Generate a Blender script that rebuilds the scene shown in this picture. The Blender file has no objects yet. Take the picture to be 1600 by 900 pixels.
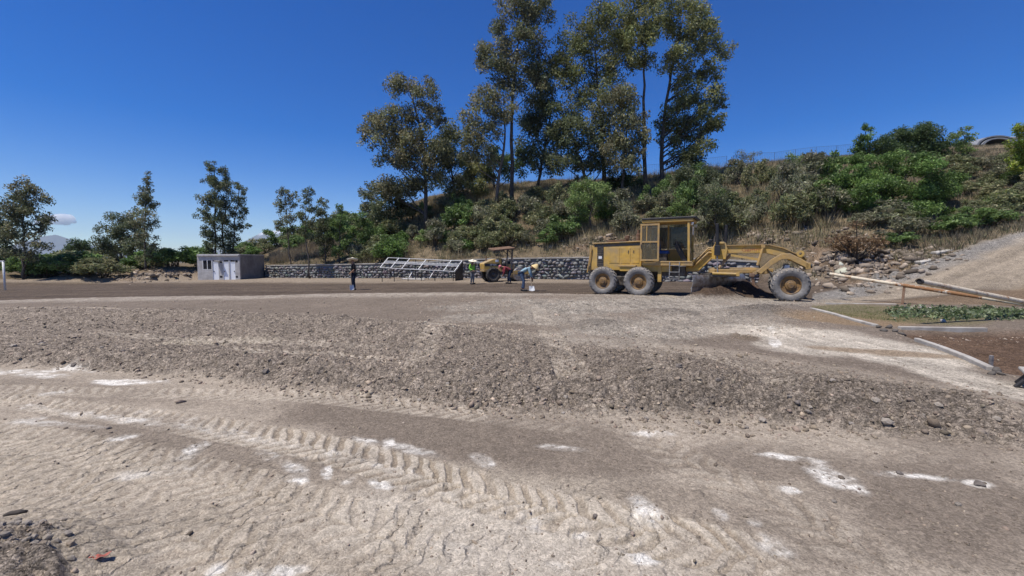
import bpy, bmesh, math, random
import numpy as np
from mathutils import Vector, Matrix, Euler

random.seed(11)
RNG = np.random.default_rng(11)
sc = bpy.context.scene
COL = sc.collection
R = math.radians

# ------------------------------------------------------------------ camera
F = 671.0            # focal length in photograph pixels (1600 wide)
PITCH = R(3.58)
CAMZ = 1.5
cam = bpy.data.cameras.new('camera')
cam.sensor_width = 36.0
cam.lens = 36.0 * F / 1600.0
cam.clip_start = 0.05
cam.clip_end = 60000
camo = bpy.data.objects.new('camera', cam)
camo.location = (0, 0, CAMZ)
camo.rotation_euler = (R(90) - PITCH, 0, 0)
COL.objects.link(camo)
sc.camera = camo

# ------------------------------------------------------------------ sky, sun, exposure
SUN_EL = R(66)
SUN_AZ = math.atan2(-0.80, -0.50)         # clockwise from +Y, where the sun stands
sun_dir = Vector((math.sin(SUN_AZ) * math.cos(SUN_EL), math.cos(SUN_AZ) * math.cos(SUN_EL), math.sin(SUN_EL)))
world = bpy.data.worlds.new('World')
sc.world = world
world.use_nodes = True
wn = world.node_tree
wn.nodes.clear()
wo = wn.nodes.new('ShaderNodeOutputWorld')
bg = wn.nodes.new('ShaderNodeBackground')
sky = wn.nodes.new('ShaderNodeTexSky')
sky.sky_type = 'NISHITA'
sky.sun_disc = False
sky.sun_elevation = SUN_EL
sky.sun_rotation = SUN_AZ
sky.altitude = 1200
sky.air_density = 1.0
sky.dust_density = 0.2
sky.ozone_density = 3.0
hs = wn.nodes.new('ShaderNodeHueSaturation')
hs.inputs['Saturation'].default_value = 1.52
hs.inputs['Hue'].default_value = 0.518
wn.links.new(sky.outputs[0], hs.inputs['Color'])
wn.links.new(hs.outputs[0], bg.inputs['Color'])
bg.inputs['Strength'].default_value = 0.107
wn.links.new(bg.outputs[0], wo.inputs['Surface'])

sl = bpy.data.lights.new('sun', 'SUN')
sl.energy = 4.5
sl.angle = R(0.53)
sl.color = (1.0, 0.945, 0.86)
slo = bpy.data.objects.new('sun', sl)
slo.rotation_euler = (-sun_dir).to_track_quat('-Z', 'Y').to_euler()
slo.location = (-30, -20, 60)
COL.objects.link(slo)

sc.view_settings.view_transform = 'Standard'
sc.view_settings.look = 'None'
sc.view_settings.exposure = 0.25
sc.view_settings.gamma = 1.0
sc.view_settings.use_curve_mapping = False

# ------------------------------------------------------------------ pixel <-> place
CP, SP = math.cos(PITCH), math.sin(PITCH)
def ray(u, v):
    rx = (u - 800.0) / F
    ry = -(v - 450.0) / F
    return np.array([rx, CP + ry * SP, -SP + ry * CP])
def gp(u, v, z=0.0):
    d = ray(u, v)
    t = (z - CAMZ) / d[2]
    return (d[0] * t, d[1] * t)
def at(u, v, depth):                       # the point of a pixel's ray at forward distance y = depth
    d = ray(u, v)
    t = depth / d[1]
    return np.array([d[0] * t, depth, CAMZ + d[2] * t])
def pix(x, y, z=0.0):
    dz = z - CAMZ
    dep = np.maximum(y * CP - dz * SP, 1e-3)
    up = y * SP + dz * CP
    return 800 + F * x / dep, 450 - F * up / dep

# ------------------------------------------------------------------ numpy noise
def _hash(ix, iy, seed):
    h = (ix.astype(np.int64) * 374761393 + iy.astype(np.int64) * 668265263 + seed * 974711) & 0xffffffff
    h = ((h ^ (h >> 13)) * 1274126177) & 0xffffffff
    h = h ^ (h >> 16)
    return (h & 0xffffff).astype(np.float64) / float(0xffffff)
def vnoise(x, y, seed=0):
    ix = np.floor(x); iy = np.floor(y)
    fx = x - ix; fy = y - iy
    fx = fx * fx * fx * (fx * (fx * 6 - 15) + 10)
    fy = fy * fy * fy * (fy * (fy * 6 - 15) + 10)
    a = _hash(ix, iy, seed); b = _hash(ix + 1, iy, seed)
    c = _hash(ix, iy + 1, seed); d = _hash(ix + 1, iy + 1, seed)
    return (a + (b - a) * fx + (c - a) * fy + (a - b - c + d) * fx * fy) * 2 - 1
def fbm(x, y, octv=4, seed=0, gain=0.5):
    s = 0; a = 1.0; n = 0
    for i in range(octv):
        s = s + a * vnoise(x + 17.3 * i, y - 9.1 * i, seed + i * 7)
        n += a; a *= gain; x = x * 2.03; y = y * 2.03
    return s / n
def worley(x, y, seed=0):
    ix = np.floor(x); iy = np.floor(y)
    best = np.full(x.shape, 9.0); bid = np.zeros(x.shape)
    for dx in (-1, 0, 1):
        for dy in (-1, 0, 1):
            cx = ix + dx; cy = iy + dy
            px = cx + _hash(cx, cy, seed); py = cy + _hash(cx, cy, seed + 91)
            d = (px - x) ** 2 + (py - y) ** 2
            m = d < best
            best = np.where(m, d, best)
            bid = np.where(m, _hash(cx, cy, seed + 37), bid)
    return np.sqrt(best), bid
def sstep(a, b, x):
    t = np.clip((x - a) / (b - a), 0, 1)
    return t * t * (3 - 2 * t)

# ------------------------------------------------------------------ terrain: large shape through control points
def field_z(x):
    return 0.0155 * np.minimum(x + 2.0, 0.0)
WALLPIX = [(415, 50.4), (470, 47.8), (530, 45.4), (620, 42.4), (730, 39.3), (815, 37.5), (900, 36.0), (1000, 33.5), (1100, 31.5), (1185, 29.8)]
WALLH = [1.35, 1.35, 1.35, 1.4, 1.6, 1.7, 1.75, 1.7, 1.6, 1.4]
WALLXY = [((u - 800) / F * d, d) for u, d in WALLPIX]
def build_controls():
    P = []
    for x in (-60, -48, -36, -26, -16, -8, 0, 6, 11):
        for y in (-25, -8, 2, 8, 14, 20, 26, 31):
            if x / max(y, 3) > 0.62 and y > 17: continue
            if y > 27 and x > 8: continue
            P.append((x, y, float(field_z(x))))
    for x in (14, 20, 30):
        for y in (-25, -8, 2, 7, 11): P.append((x, y, 0.0))
    for x in (-26, -16, -8, 0): P.append((x, 36, float(field_z(x))))
    P += [(-36, 38, -.52), (-36, 44, -.52), (-30, 42, -.45), (-31, 49, -.48), (-48, 36, -.7), (-40, 36, -.6)]
    for (x, y), h in zip(WALLXY, WALLH):
        nx, ny = x / math.hypot(x, y), y / math.hypot(x, y)
        b = float(field_z(np.array(x)))
        P.append((x - nx * 0.3, y - ny * 0.3, b))
        P.append((x + nx * 0.7, y + ny * 0.7, b + h * 0.97))
        P.append((x - nx * 2.5, y - ny * 2.5, b))
    H = {430: [(412, 51), (398, 58), (388, 72), (384, 95)],
         530: [(408, 49), (388, 55), (368, 65), (358, 85)],
         600: [(406, 46), (378, 51), (348, 58), (332, 72), (330, 95)],
         700: [(402, 43.5), (368, 48), (322, 55), (307, 61), (303, 80)],
         800: [(396, 41), (360, 46), (316, 52), (296, 58), (290, 78)],
         900: [(388, 39), (352, 44), (310, 50), (290, 56), (284, 76)],
         1000: [(384, 37), (345, 42), (302, 49), (285, 55), (281, 74)],
         1100: [(378, 35), (338, 40), (292, 48), (272, 54), (270, 72)],
         1200: [(384, 31.5), (342, 36), (290, 45), (262, 53), (260, 72)],
         1300: [(440, 22.5), (392, 25), (342, 31), (292, 38), (256, 47), (252, 68)],
         1400: [(425, 21.5), (392, 24), (345, 30), (290, 38), (242, 47), (238, 66)],
         1500: [(392, 22), (352, 28), (292, 38), (242, 48), (234, 66)],
         1600: [(361, 22.5), (322, 29), (272, 38), (234, 48), (228, 66)],
         1750: [(322, 23), (285, 30), (235, 42), (215, 64)],
         2000: [(280, 24), (240, 32), (200, 48)],
         2500: [(250, 20), (200, 34)]}
    for u, L in H.items():
        for v, d in L: P.append(tuple(at(u, v, d)))
    for u, v, d in ((1300, 470, 16.6), (1400, 462, 17), (1500, 450, 17), (1600, 432, 17.5), (1750, 405, 18.5), (2000, 380, 18),
                    (1350, 474, 15.3), (1450, 473, 15.2), (1550, 471, 15.2), (1680, 470, 14.8), (1900, 470, 14.0),
                    (0, 445.5, 40), (0, 432, 43), (0, 428, 62), (150, 441.5, 43), (150, 428, 46), (150, 425, 66),
                    (270, 439, 45.5), (270, 420, 48.5), (270, 414, 66), (-200, 447, 37), (-200, 433, 41), (-200, 430, 60),
                    (350, 419, 56), (350, 411, 72), (360, 405, 95), (100, 420, 95), (-300, 425, 95)):
        P.append(tuple(at(u, v, d)))
    return np.array(P)
CTRL = build_controls()
_wx = np.array([-39.5, -33.9] + [p[0] for p in WALLXY]); _wy = np.array([45.2, 46.9] + [p[1] for p in WALLXY])
WTH = np.arctan2(_wx, _wy); WRR = np.hypot(_wx, _wy); WHH = np.array([.5, .6] + WALLH)
def _solve():
    n = len(CTRL)
    d = np.hypot(CTRL[:, None, 0] - CTRL[None, :, 0], CTRL[:, None, 1] - CTRL[None, :, 1])
    A = np.zeros((n + 1, n + 1))
    A[:n, :n] = -d - np.eye(n) * 0.02
    A[:n, n] = 1; A[n, :n] = 1
    b = np.concatenate([CTRL[:, 2], [0]])
    return np.linalg.solve(A, b)
RBW = _solve()
def macro(x, y):
    x = np.asarray(x, float).ravel(); y = np.asarray(y, float).ravel()
    rr = np.hypot(x, y)
    k = np.minimum(1, 110.0 / np.maximum(rr, 1e-6))
    xs = (x * k).astype(np.float32); ys = (y * k).astype(np.float32)
    out = np.empty(len(x))
    for i in range(0, len(x), 60000):
        s = slice(i, i + 60000)
        d = np.hypot(xs[s, None] - CTRL[None, :, 0].astype(np.float32), ys[s, None] - CTRL[None, :, 1].astype(np.float32))
        out[s] = RBW[-1] - d @ RBW[:-1].astype(np.float32)
    w = sstep(110, 420, rr)
    out = out * (1 - w) + w * (-3.0)
    th = np.arctan2(x, y)
    inw = (th > WTH[0]) & (th < WTH[-1]) & (y > 0)
    wr = np.interp(th, WTH, WRR); wh = np.interp(th, WTH, WHH)
    cw = np.where(inw & (rr < wr + .5), sstep(wr - 9, wr - 4, rr) * sstep(WTH[0], WTH[0] + .03, th), 0)
    out = out * (1 - cw) + field_z(x) * cw
    out = np.where(inw & (rr >= wr + .5) & (rr < wr + 1.6), np.maximum(out, field_z(x) + wh * .95), out)
    return out

# lines on the flat field, given by pixels of the photograph
def polar_line(pts):
    th = []; rr = []
    for u, v in pts:
        x, y = gp(u, v)
        th.append(math.atan2(x, y)); rr.append(math.hypot(x, y))
    return np.array(th), np.array(rr)
NEAR = polar_line([(-400, 520), (-200, 540), (0, 562), (200, 579), (400, 604), (560, 622), (700, 633), (820, 641), (950, 651), (1060, 662), (1200, 669), (1350, 673), (1450, 676), (1560, 690), (1720, 720), (2000, 790)])
FAR = polar_line([(-400, 460), (-200, 463), (0, 469), (200, 475), (400, 491), (600, 509), (750, 521), (880, 532), (1000, 541), (1100, 550), (1250, 572), (1400, 598), (1520, 622), (1620, 650), (2000, 740)])
RIDGE = polar_line([(-400, 474), (-200, 479), (0, 489), (200, 492), (400, 506), (600, 520), (740, 531), (860, 545), (1200, 580)])
EDGE = polar_line([(-300, 458.5), (0, 457.5), (400, 456.5), (800, 457.5), (900, 459.5), (1100, 462), (1200, 466), (1400, 470)])
def pl(line, th): return np.interp(th, line[0], line[1])

# the grader's frame, needed for the soil its blade pushes
GR_DIR = np.array([0.876, -0.482]); GR_LEFT = np.array([0.482, 0.876])
GR_O = np.array([4.17, 19.75]) + GR_LEFT * 1.15
def gr_world(X, Y): return GR_O + GR_DIR * X + GR_LEFT * Y
def gr_local(x, y):
    dx = x - GR_O[0]; dy = y - GR_O[1]
    return dx * GR_DIR[0] + dy * GR_DIR[1], dx * GR_LEFT[0] + dy * GR_LEFT[1]

def smooth_path(pts, n=90):
    P = np.array(pts, float)
    t = np.arange(len(P)); tt = np.linspace(0, len(P) - 1, n)
    out = np.stack([np.interp(tt, t, P[:, 0]), np.interp(tt, t, P[:, 1])], 1)
    k = np.ones(9) / 9
    pad = np.pad(out, ((4, 4), (0, 0)), mode='edge')
    return np.stack([np.convolve(pad[:, i], k, 'valid') for i in (0, 1)], 1)
TRACKS = []   # (path, half width, depth, strength, lug spacing, dust, wear seed)
def track(pixels, hw, dep, strength, sp, dust):
    TRACKS.append((smooth_path([gp(u, v) for u, v in pixels]), hw, dep, strength, sp, dust, len(TRACKS)))
track([(-200, 590), (0, 615), (180, 640), (300, 659), (420, 680), (520, 701), (620, 728), (720, 757), (880, 800), (1100, 850), (1350, 915)], .20, .025, 1.0, .14, 1.0)
track([(-200, 588), (0, 601), (250, 608), (485, 617), (650, 636), (820, 655), (960, 668)], .19, .016, .8, .15, .8)
track([(880, 640), (975, 664), (1055, 712), (1130, 750), (1235, 803), (1360, 872), (1500, 960)], .20, .020, .65, .20, .6)
track([(838, 480), (850, 505), (866, 540), (888, 580), (903, 622)], .22, .035, 1.0, .17, .55)
track([(120, 515), (300, 524), (480, 536), (620, 548)], .22, .028, .8, .17, .7)
track([(1010, 548), (1120, 566), (1230, 590), (1330, 612)], .22, .028, .75, .17, .6)
track([(330, 545), (430, 552), (540, 562), (640, 574)], .21, .03, .9, .18, .9)
track([(690, 500), (668, 538), (655, 568), (640, 604)], .21, .03, .7, .18, .7)
track([(-200, 640), (0, 672), (180, 705), (340, 745), (480, 790), (620, 845), (760, 915)], .22, .016, .8, .14, .75)
track([(-200, 690), (0, 730), (140, 768), (280, 822), (400, 890), (470, 960)], .22, .016, .75, .14, .7)
track([(-200, 760), (-40, 800), (80, 850), (180, 920)], .22, .02, .5, .17, .4)
track([(560, 745), (760, 800), (960, 860), (1150, 930)], .22, .014, .7, .14, .6)
track([(1000, 500), (1010, 530), (1035, 580), (1060, 640)], .22, .02, .6, .18, .5)
track([(1150, 560), (1200, 600), (1240, 650)], .22, .025, .6, .18, .6)
track([(930, 660), (1150, 690), (1400, 705), (1600, 720)], .2, .012, .5, .19, .4)
def track_coords(x, y, path, hw):
    lo = path.min(0) - hw * 1.6; hi = path.max(0) + hw * 1.6
    m = np.where((x > lo[0]) & (x < hi[0]) & (y > lo[1]) & (y < hi[1]))[0]
    if len(m) == 0: return m, None, None
    px = x[m]; py = y[m]
    best = np.full(len(m), 1e9); S = np.zeros(len(m)); T = np.zeros(len(m)); acc = 0
    for i in range(len(path) - 1):
        a = path[i]; b = path[i + 1]; d = b - a; L = math.hypot(*d)
        if L < 1e-6: continue
        d = d / L
        s = np.clip((px - a[0]) * d[0] + (py - a[1]) * d[1], 0, L)
        ex = px - a[0] - s * d[0]; ey = py - a[1] - s * d[1]
        q = ex * ex + ey * ey
        k = q < best
        best = np.where(k, q, best)
        S = np.where(k, acc + s, S)
        T = np.where(k, d[0] * ey - d[1] * ex, T)
        acc += L
    keep = np.abs(T) < hw * 1.5
    return m[keep], S[keep], T[keep]

def ellipse(U, V, u, v, a, b, rot=0):
    c, s = math.cos(R(rot)), math.sin(R(rot))
    dx = U - u; dy = V - v
    return ((dx * c + dy * s) / a) ** 2 + ((-dx * s + dy * c) / b) ** 2

def mixc(col, m, c):
    m = np.clip(m, 0, 1)[:, None]
    return col * (1 - m) + np.asarray(c) * m

def pit_mask(x, y):                        # red soil bed, a quadrilateral on the ground
    U, V = pix(x, y)
    top = 511 + 0 * U
    left = np.interp(V, [508, 520, 540, 560, 582, 600], [1395, 1400, 1455, 1510, 1560, 1660])
    return sstep(0, 10, V - top) * sstep(0, 14, U - left) * (V < 640)

def surface(x, y, want_col=False):
    """full ground height (and base colour) at points"""
    x = np.asarray(x, float).ravel(); y = np.asarray(y, float).ravel()
    n = len(x)
    z = macro(x, y)
    r = np.hypot(x, y); th = np.arctan2(x, y)
    U, V = pix(x, np.where(y > 0.2, y, 0.2))
    front = (y > 0.2) & (np.abs(th) < 1.25)
    flat = sstep(0.75, 0.3, np.abs(z - field_z(x)))        # 1 on the levelled field
    far_hill = 1 - flat
    ramp = front & (U > 1270)
    rampm = np.zeros(n)
    Vt = pix(x, np.maximum(y, .2), z)[1]; Ut = pix(x, np.maximum(y, .2), z)[0]
    lowU = [1262, 1330, 1400, 1500, 1600, 1800]; 
    vtop = np.interp(Ut, lowU, [460, 448, 424, 391, 361, 310])
    vbot = np.interp(Ut, lowU, [476, 473, 466, 455, 440, 418])
    rampm = ramp * sstep(-3, 3, Vt - vtop) * sstep(-4, 4, vbot - Vt) * (r > 13) * (r < 46)
    # uneven hillside
    hn = fbm(x / 5.0, y / 5.0, 4, 3)
    inw = (th > WTH[0]) & (th < WTH[-1]) & (y > 0)
    behind = np.where(inw, sstep(.5, 1.2, r - np.interp(th, WTH, WRR)), 1.0)
    hm = far_hill * (1 - rampm) * sstep(14, 22, r) * behind
    z = z + hm * (hn * 0.55 + 0.16 * fbm(x / 0.9, y / 0.9, 3, 5))
    z = z + rampm * (.10 * fbm(x / 4, (y - .37 * x) / .6, 3, 6) + .05 * fbm(x / .8, y / .8, 3, 9))
    bank = np.zeros(n)                                       # bare cut bank
    bb = front & (r > 18) & (r < 62)
    bank[bb] = np.clip(sstep(1.25, 0.55, ellipse(Ut, Vt, 1335, 410, 85, 36, 6)[bb]) + sstep(1.2, .5, ellipse(Ut, Vt, 960, 386, 90, 11, -4)[bb])
                       + .8 * sstep(1.2, .5, ellipse(Ut, Vt, 1190, 378, 60, 12, 0)[bb]) + .6 * sstep(1.2, .5, ellipse(Ut, Vt, 225, 432, 90, 7, -3)[bb])
                       , 0, 1)
    bank = bank * behind
    if bank.any():
        k = bank > 0.01
        w1, i1 = worley(x[k] / 0.55, y[k] / 0.55, 51)
        z[k] += bank[k] * (0.42 * (0.6 - w1) + 0.34 * (i1 - .5) + 0.35 * fbm(x[k] / 1.1, y[k] / 1.1, 4, 52))
    # rubble berm
    rN = pl(NEAR, th); rF = pl(FAR, th); q = r - rN
    wob = 0.16 * fbm(x / 0.7, y / 0.7, 3, 21) + .25 * fbm(x / 2.1, y / 2.1, 2, 22)
    q = q + wob
    Hb = np.interp(U, [0, 500, 800, 870, 905, 1000, 1300, 1500, 1600], [.16, .17, .17, .11, .12, .24, .22, .16, .13])
    Wb = np.interp(U, [0, 700, 1000, 1600], [3.2, 2.6, 2.6, 2.0])
    prof = sstep(0, .72, q) * (1 - sstep(.75, 1, q / Wb) * .0) * (1 - sstep(.7, Wb, q) * .92)
    inside = front & (q > -0.05)
    rub = np.where(front, sstep(-.12, .30, q) * (1 - sstep(-1.0, .6, r + wob * 2 - rF)), 0)
    rub = np.maximum(rub, front * sstep(1.3, .6, ellipse(U, V, 5, 895, 100, 58, 20) + .5 * fbm(x / .12, y / .12, 3, 24)))
    z = z + np.where(front, prof * Hb * (1 - sstep(-.5, 1.5, r - rF)), 0)
    rA = pl(RIDGE, th)
    amp = np.interp(U, [0, 650, 800, 900], [.24, .20, .08, 0])
    z = z + np.where(front, amp * np.exp(-((r - rA + 3 * wob) / np.where(r < rA, 1.3, 1.9)) ** 2), 0)
    z = z + np.where(front, .06 * rub * fbm(x / .9, y / .9, 3, 23), 0)
    # gravel heap beside the front wheel, rough ground in front of the grader
    heap = np.zeros(n)
    for (u, v, rad, h) in ((1195, 487, .85, .20), (1235, 482, .5, .12), (1150, 492, .6, .09), (1045, 490, .7, .12), (1015, 480, .5, .06), (935, 507, .7, .08), (30, 880, .36, .07), (-60, 900, .5, .10), (60, 915, .35, .06)):
        hx, hy = gp(u, v)
        heap = np.maximum(heap, h * np.exp(-((x - hx) ** 2 + (y - hy) ** 2) / rad ** 2 * 1.2) / .12 * 1.0)
        z = z + h * np.exp(-((x - hx) ** 2 + (y - hy) ** 2) / rad ** 2 * 1.2)
    heap = np.clip(heap, 0, 1)
    # soil in front of the blade and the graded bed it leaves
    gX, gY = gr_local(x, y)
    bl = (gX - 4.75) - .62 * gY
    soil = .42 * np.exp(-((bl - .42) / .55) ** 2) * sstep(1.9, 1.1, np.abs(gY + .1)) * (1 + .35 * fbm(x / .35, y / .35, 3, 31))
    soil += .25 * np.exp(-((gX - 5.9) / 1.0) ** 2 - ((gY - .9) / .8) ** 2)
    z = z + soil
    edge = pl(EDGE, th)
    past = np.where(front, sstep(-.08, .08, r - edge + .25 * fbm(x / 1.2, y / 1.2, 3, 41)), 0) * flat
    z = z - past * (r < 60) * (.035 - .02 * fbm(x / 3, y / .5, 3, 42))
    # red soil bed
    pm = pit_mask(x, y) * front
    z = z - pm * .11 + pm * .05 * fbm(x / .25, y / .25, 3, 61)
    # gentle unevenness of the field
    z = z + flat * (.018 * fbm(x / 2.3, y / 2.3, 3, 71) + .006 * fbm(x / .35, y / .35, 3, 72))
    # ripples pressed by tyres, lower left
    rip = front * sstep(0, 30, V - (640 + .10 * U)) * (1 - sstep(780, 1250, U - (V - 640) * .4)) * flat
    k = rip > .01
    ripm = np.zeros(n)
    ang = R(-38)
    if k.any():
        xx = x[k] + .05 * fbm(x[k] / .3, y[k] / .3, 3, 81); yy = y[k] + .06 * fbm(x[k] / .22, y[k] / .22, 3, 82)
        ph = (xx * math.cos(ang) * .55 - yy * 1.0) / .115 + 1.3 * fbm(x[k] / .5, y[k] / .5, 2, 84)
        saw = ph - np.floor(ph)
        patch = sstep(-.15, .35, fbm(x[k] / .55, y[k] / .55, 3, 83))
        ripm[k] = rip[k] * patch
        z[k] += rip[k] * patch * .010 * (np.where(saw < .88, saw / .88, (1 - saw) / .12) * (.5 + .8 * sstep(-.3, .5, fbm(x[k] / .16, y[k] / .16, 2, 86))) - .5)
    lgr = np.zeros(n)
    for (u, v, a, b) in ((960, 480, 300, 20), (1080, 508, 230, 26), (830, 500, 150, 14)): lgr = np.maximum(lgr, sstep(1.4, .5, ellipse(U, V, u, v, a, b)))
    lgr = lgr * front * flat * (1 - past)
    # tyre tracks
    light = np.zeros(n); gap = np.zeros(n)
    for path, hw, dep, st, sp, dust, sd in TRACKS:
        m, S, T = track_coords(x, y, path, hw)
        if len(m) == 0: continue
        t = T / hw
        wear = (.35 + .65 * sstep(-.5, .1, fbm(x[m] / .5, y[m] / .5, 2, 100 + sd))) * st * sstep(0, .6, S) * sstep(0, .6, S.max() - S)
        jit = .10 * fbm(x[m] / .12, y[m] / .12, 2, 130 + sd)
        ph = S / sp + 1.0 * np.abs(t) + .5 * (t > 0) + 2.4 * jit + .5 * fbm(x[m] / .35, y[m] / .35, 2, 160 + sd)
        saw = np.abs((ph - np.floor(ph)) - .5) * 2
        lug = sstep(.34, .52, saw) * sstep(1.12, .92, np.abs(t) + .25 * jit)
        inside_t = sstep(1.15, .9, np.abs(t))
        rim = np.exp(-((np.abs(t) - 1.15) / .16) ** 2)
        z[m] += wear * (dep * (-.75 * inside_t + 1.15 * lug * (.75 + 2.5 * jit) + .25 * rim))
        light[m] = np.maximum(light[m], dust * wear * (.12 * inside_t + .88 * lug)); gap[m] = np.maximum(gap[m], dust * wear * inside_t * (1 - lug))
    # clods and stones in the rubble
    rough = np.clip(rub + lgr * .7 + .55 * heap + .6 * np.clip(soil * 4, 0, 1), 0, 1) * (1 - .85 * np.clip(light * 1.5, 0, 1))
    cid = np.full(n, .5)
    k = (rough > .02) & (r < 40)
    if k.any():
        for sz, a, sd, lim in ((.34, .050, 201, 60), (.13, .040, 202, 40), (.06, .026, 203, 16)):
            kk = k & (r < lim)
            w, i = worley(x[kk] / sz + .3 * fbm(x[kk] / sz, y[kk] / sz, 1, sd), y[kk] / sz, sd)
            z[kk] += rough[kk] * a * (np.sqrt(np.clip(1 - (w / .62) ** 2, 0, 1)) - .35) * (.25 + 1.1 * i ** 1.5)
            cid[kk] = .5 * cid[kk] + .5 * i
    if not want_col: return z
    # ---------------- base colours
    n1 = fbm(x / 1.7, y / 1.7, 4, 301); n2 = fbm(x / .35, y / .35, 4, 302); n3 = fbm(x / 6.0, y / 6.0, 3, 303)
    col = np.tile(np.array([.345, .305, .258]), (n, 1)) * (1 + .10 * n1 + .10 * n2)[:, None]
    # darker loose powder between the tracks
    dk = np.zeros(n)
    for (u, v, a, b, rot, s) in ((330, 692, 300, 40, 12, .72), (660, 672, 260, 36, 8, .9), (820, 690, 260, 40, 6, .75), (1180, 720, 260, 32, 4, .7), (1480, 790, 200, 110, 10, .8), (1250, 830, 180, 60, 10, .5),
                                 (560, 720, 160, 22, 14, .85), (1080, 790, 120, 30, 10, .5), (180, 610, 260, 20, 4, .45), (1500, 700, 160, 22, 4, .6)):
        dk = np.maximum(dk, s * sstep(1.5, .35, ellipse(U, V, u, v, a, b, rot) + .7 * n1 + .35 * n2))
    col = mixc(col, front * dk * flat, (.185, .157, .132))
    col = mixc(col, front * rip * .40 * flat * (1 - dk), (.43, .385, .32))
    cen = front * flat * sstep(1.6, .3, ellipse(U, V, 800, 850, 330, 75, 8) + .8 * n1 + .5 * n2)
    col = mixc(col, cen * .6 * (1 - .7 * dk), (.56, .525, .47))
    # middle field
    mid = front * sstep(0, .6, r - rF) * flat
    col = mixc(col, mid, np.array([.205, .175, .148]) * (1 + .15 * n1 + .12 * n2)[:, None])
    st = fbm(x / .16, y / .55, 3, 310)
    lg = np.zeros(n)
    for (u, v, a, b, s) in ((960, 478, 260, 16, 1), (1080, 505, 200, 22, .8), (830, 500, 130, 10, .7), (1180, 470, 120, 10, .9), (930, 540, 120, 14, .5), (760, 495, 60, 5, .8), (1010, 520, 140, 12, .9)):
        lg = np.maximum(lg, s * sstep(1.35, .3, ellipse(U, V, u, v, a, b) + .9 * n1 + .5 * st))
    col = mixc(col, front * lg * (1 - past) * flat, np.array([.335, .31, .275]) * (1 + .40 * st + .25 * n2)[:, None])
    pebl = front * mid * sstep(464 + 0 * V, 459, V + 2 * n1) * (1 - past)
    col = mixc(col, pebl * (.55 + .5 * st), (.42, .385, .34))
    # rubble
    rc = np.array([.25, .218, .188])[None, :] * (.72 + .62 * cid + .12 * n2)[:, None]
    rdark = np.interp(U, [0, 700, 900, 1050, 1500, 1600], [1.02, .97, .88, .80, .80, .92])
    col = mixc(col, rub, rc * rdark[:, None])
    col = mixc(col, front * rub * sstep(1.2, .4, ellipse(U, V, 320, 533, 115, 8, -2) + .6 * n2) * .8, (.40, .36, .30))
    col = mixc(col, heap * .8 * (r > 6), np.array([.16, .147, .135])[None, :] * (.6 + .8 * cid)[:, None])
    # graded bed and the foot of the wall
    bed = np.array([.112, .090, .073])[None, :] * (1 + .38 * fbm(x / 5, y / .35, 4, 320) + .22 * fbm(x / .5, y / .8, 3, 321))[:, None]
    col = mixc(col, past * (r < 70), bed)
    foot = past * sstep(443.5, 439, Vt + 1.2 * n1) * (U < 1000)
    col = mixc(col, foot * .8, (.31, .265, .215))
    col = mixc(col, np.clip(soil * 5, 0, 1), np.array([.085, .062, .047])[None, :] * (1 + .4 * n2)[:, None])
    # pale, limey ground at the right
    pale = np.zeros(n)
    for (u, v, a, b, rot, s) in ((1240, 522, 130, 15, 3, 1), (1360, 545, 180, 20, 10, 1), (1500, 590, 150, 17, 17, .85), (1260, 545, 90, 12, 6, .8), (1620, 620, 90, 16, 17, .7)):
        pale = np.maximum(pale, s * sstep(1.3, .4, ellipse(U, V, u, v, a, b, rot) + .5 * n1 + .3 * n2))
    pale = pale * (1 - rub) * front * flat
    col = mixc(col, pale, np.array([.49, .455, .40])[None, :] * (1 + .30 * n2 + .30 * st)[:, None])
    tan = front * flat * sstep(1.3, .4, ellipse(U, V, 1330, 498, 120, 11, 3) + .6 * n1) + front * flat * .8 * sstep(1.3, .4, ellipse(U, V, 1400, 552, 140, 5, 4) + .6 * n2)
    col = mixc(col, tan * (1 - rub), (.25, .19, .13))
    wet = front * sstep(1.2, .5, ellipse(U, V, 1163, 528, 26, 5, 6) + .3 * n2)
    col = mixc(col, wet * .9, (.17, .14, .11))
    # lime spilled on the ground
    lime = np.zeros(n)
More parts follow.
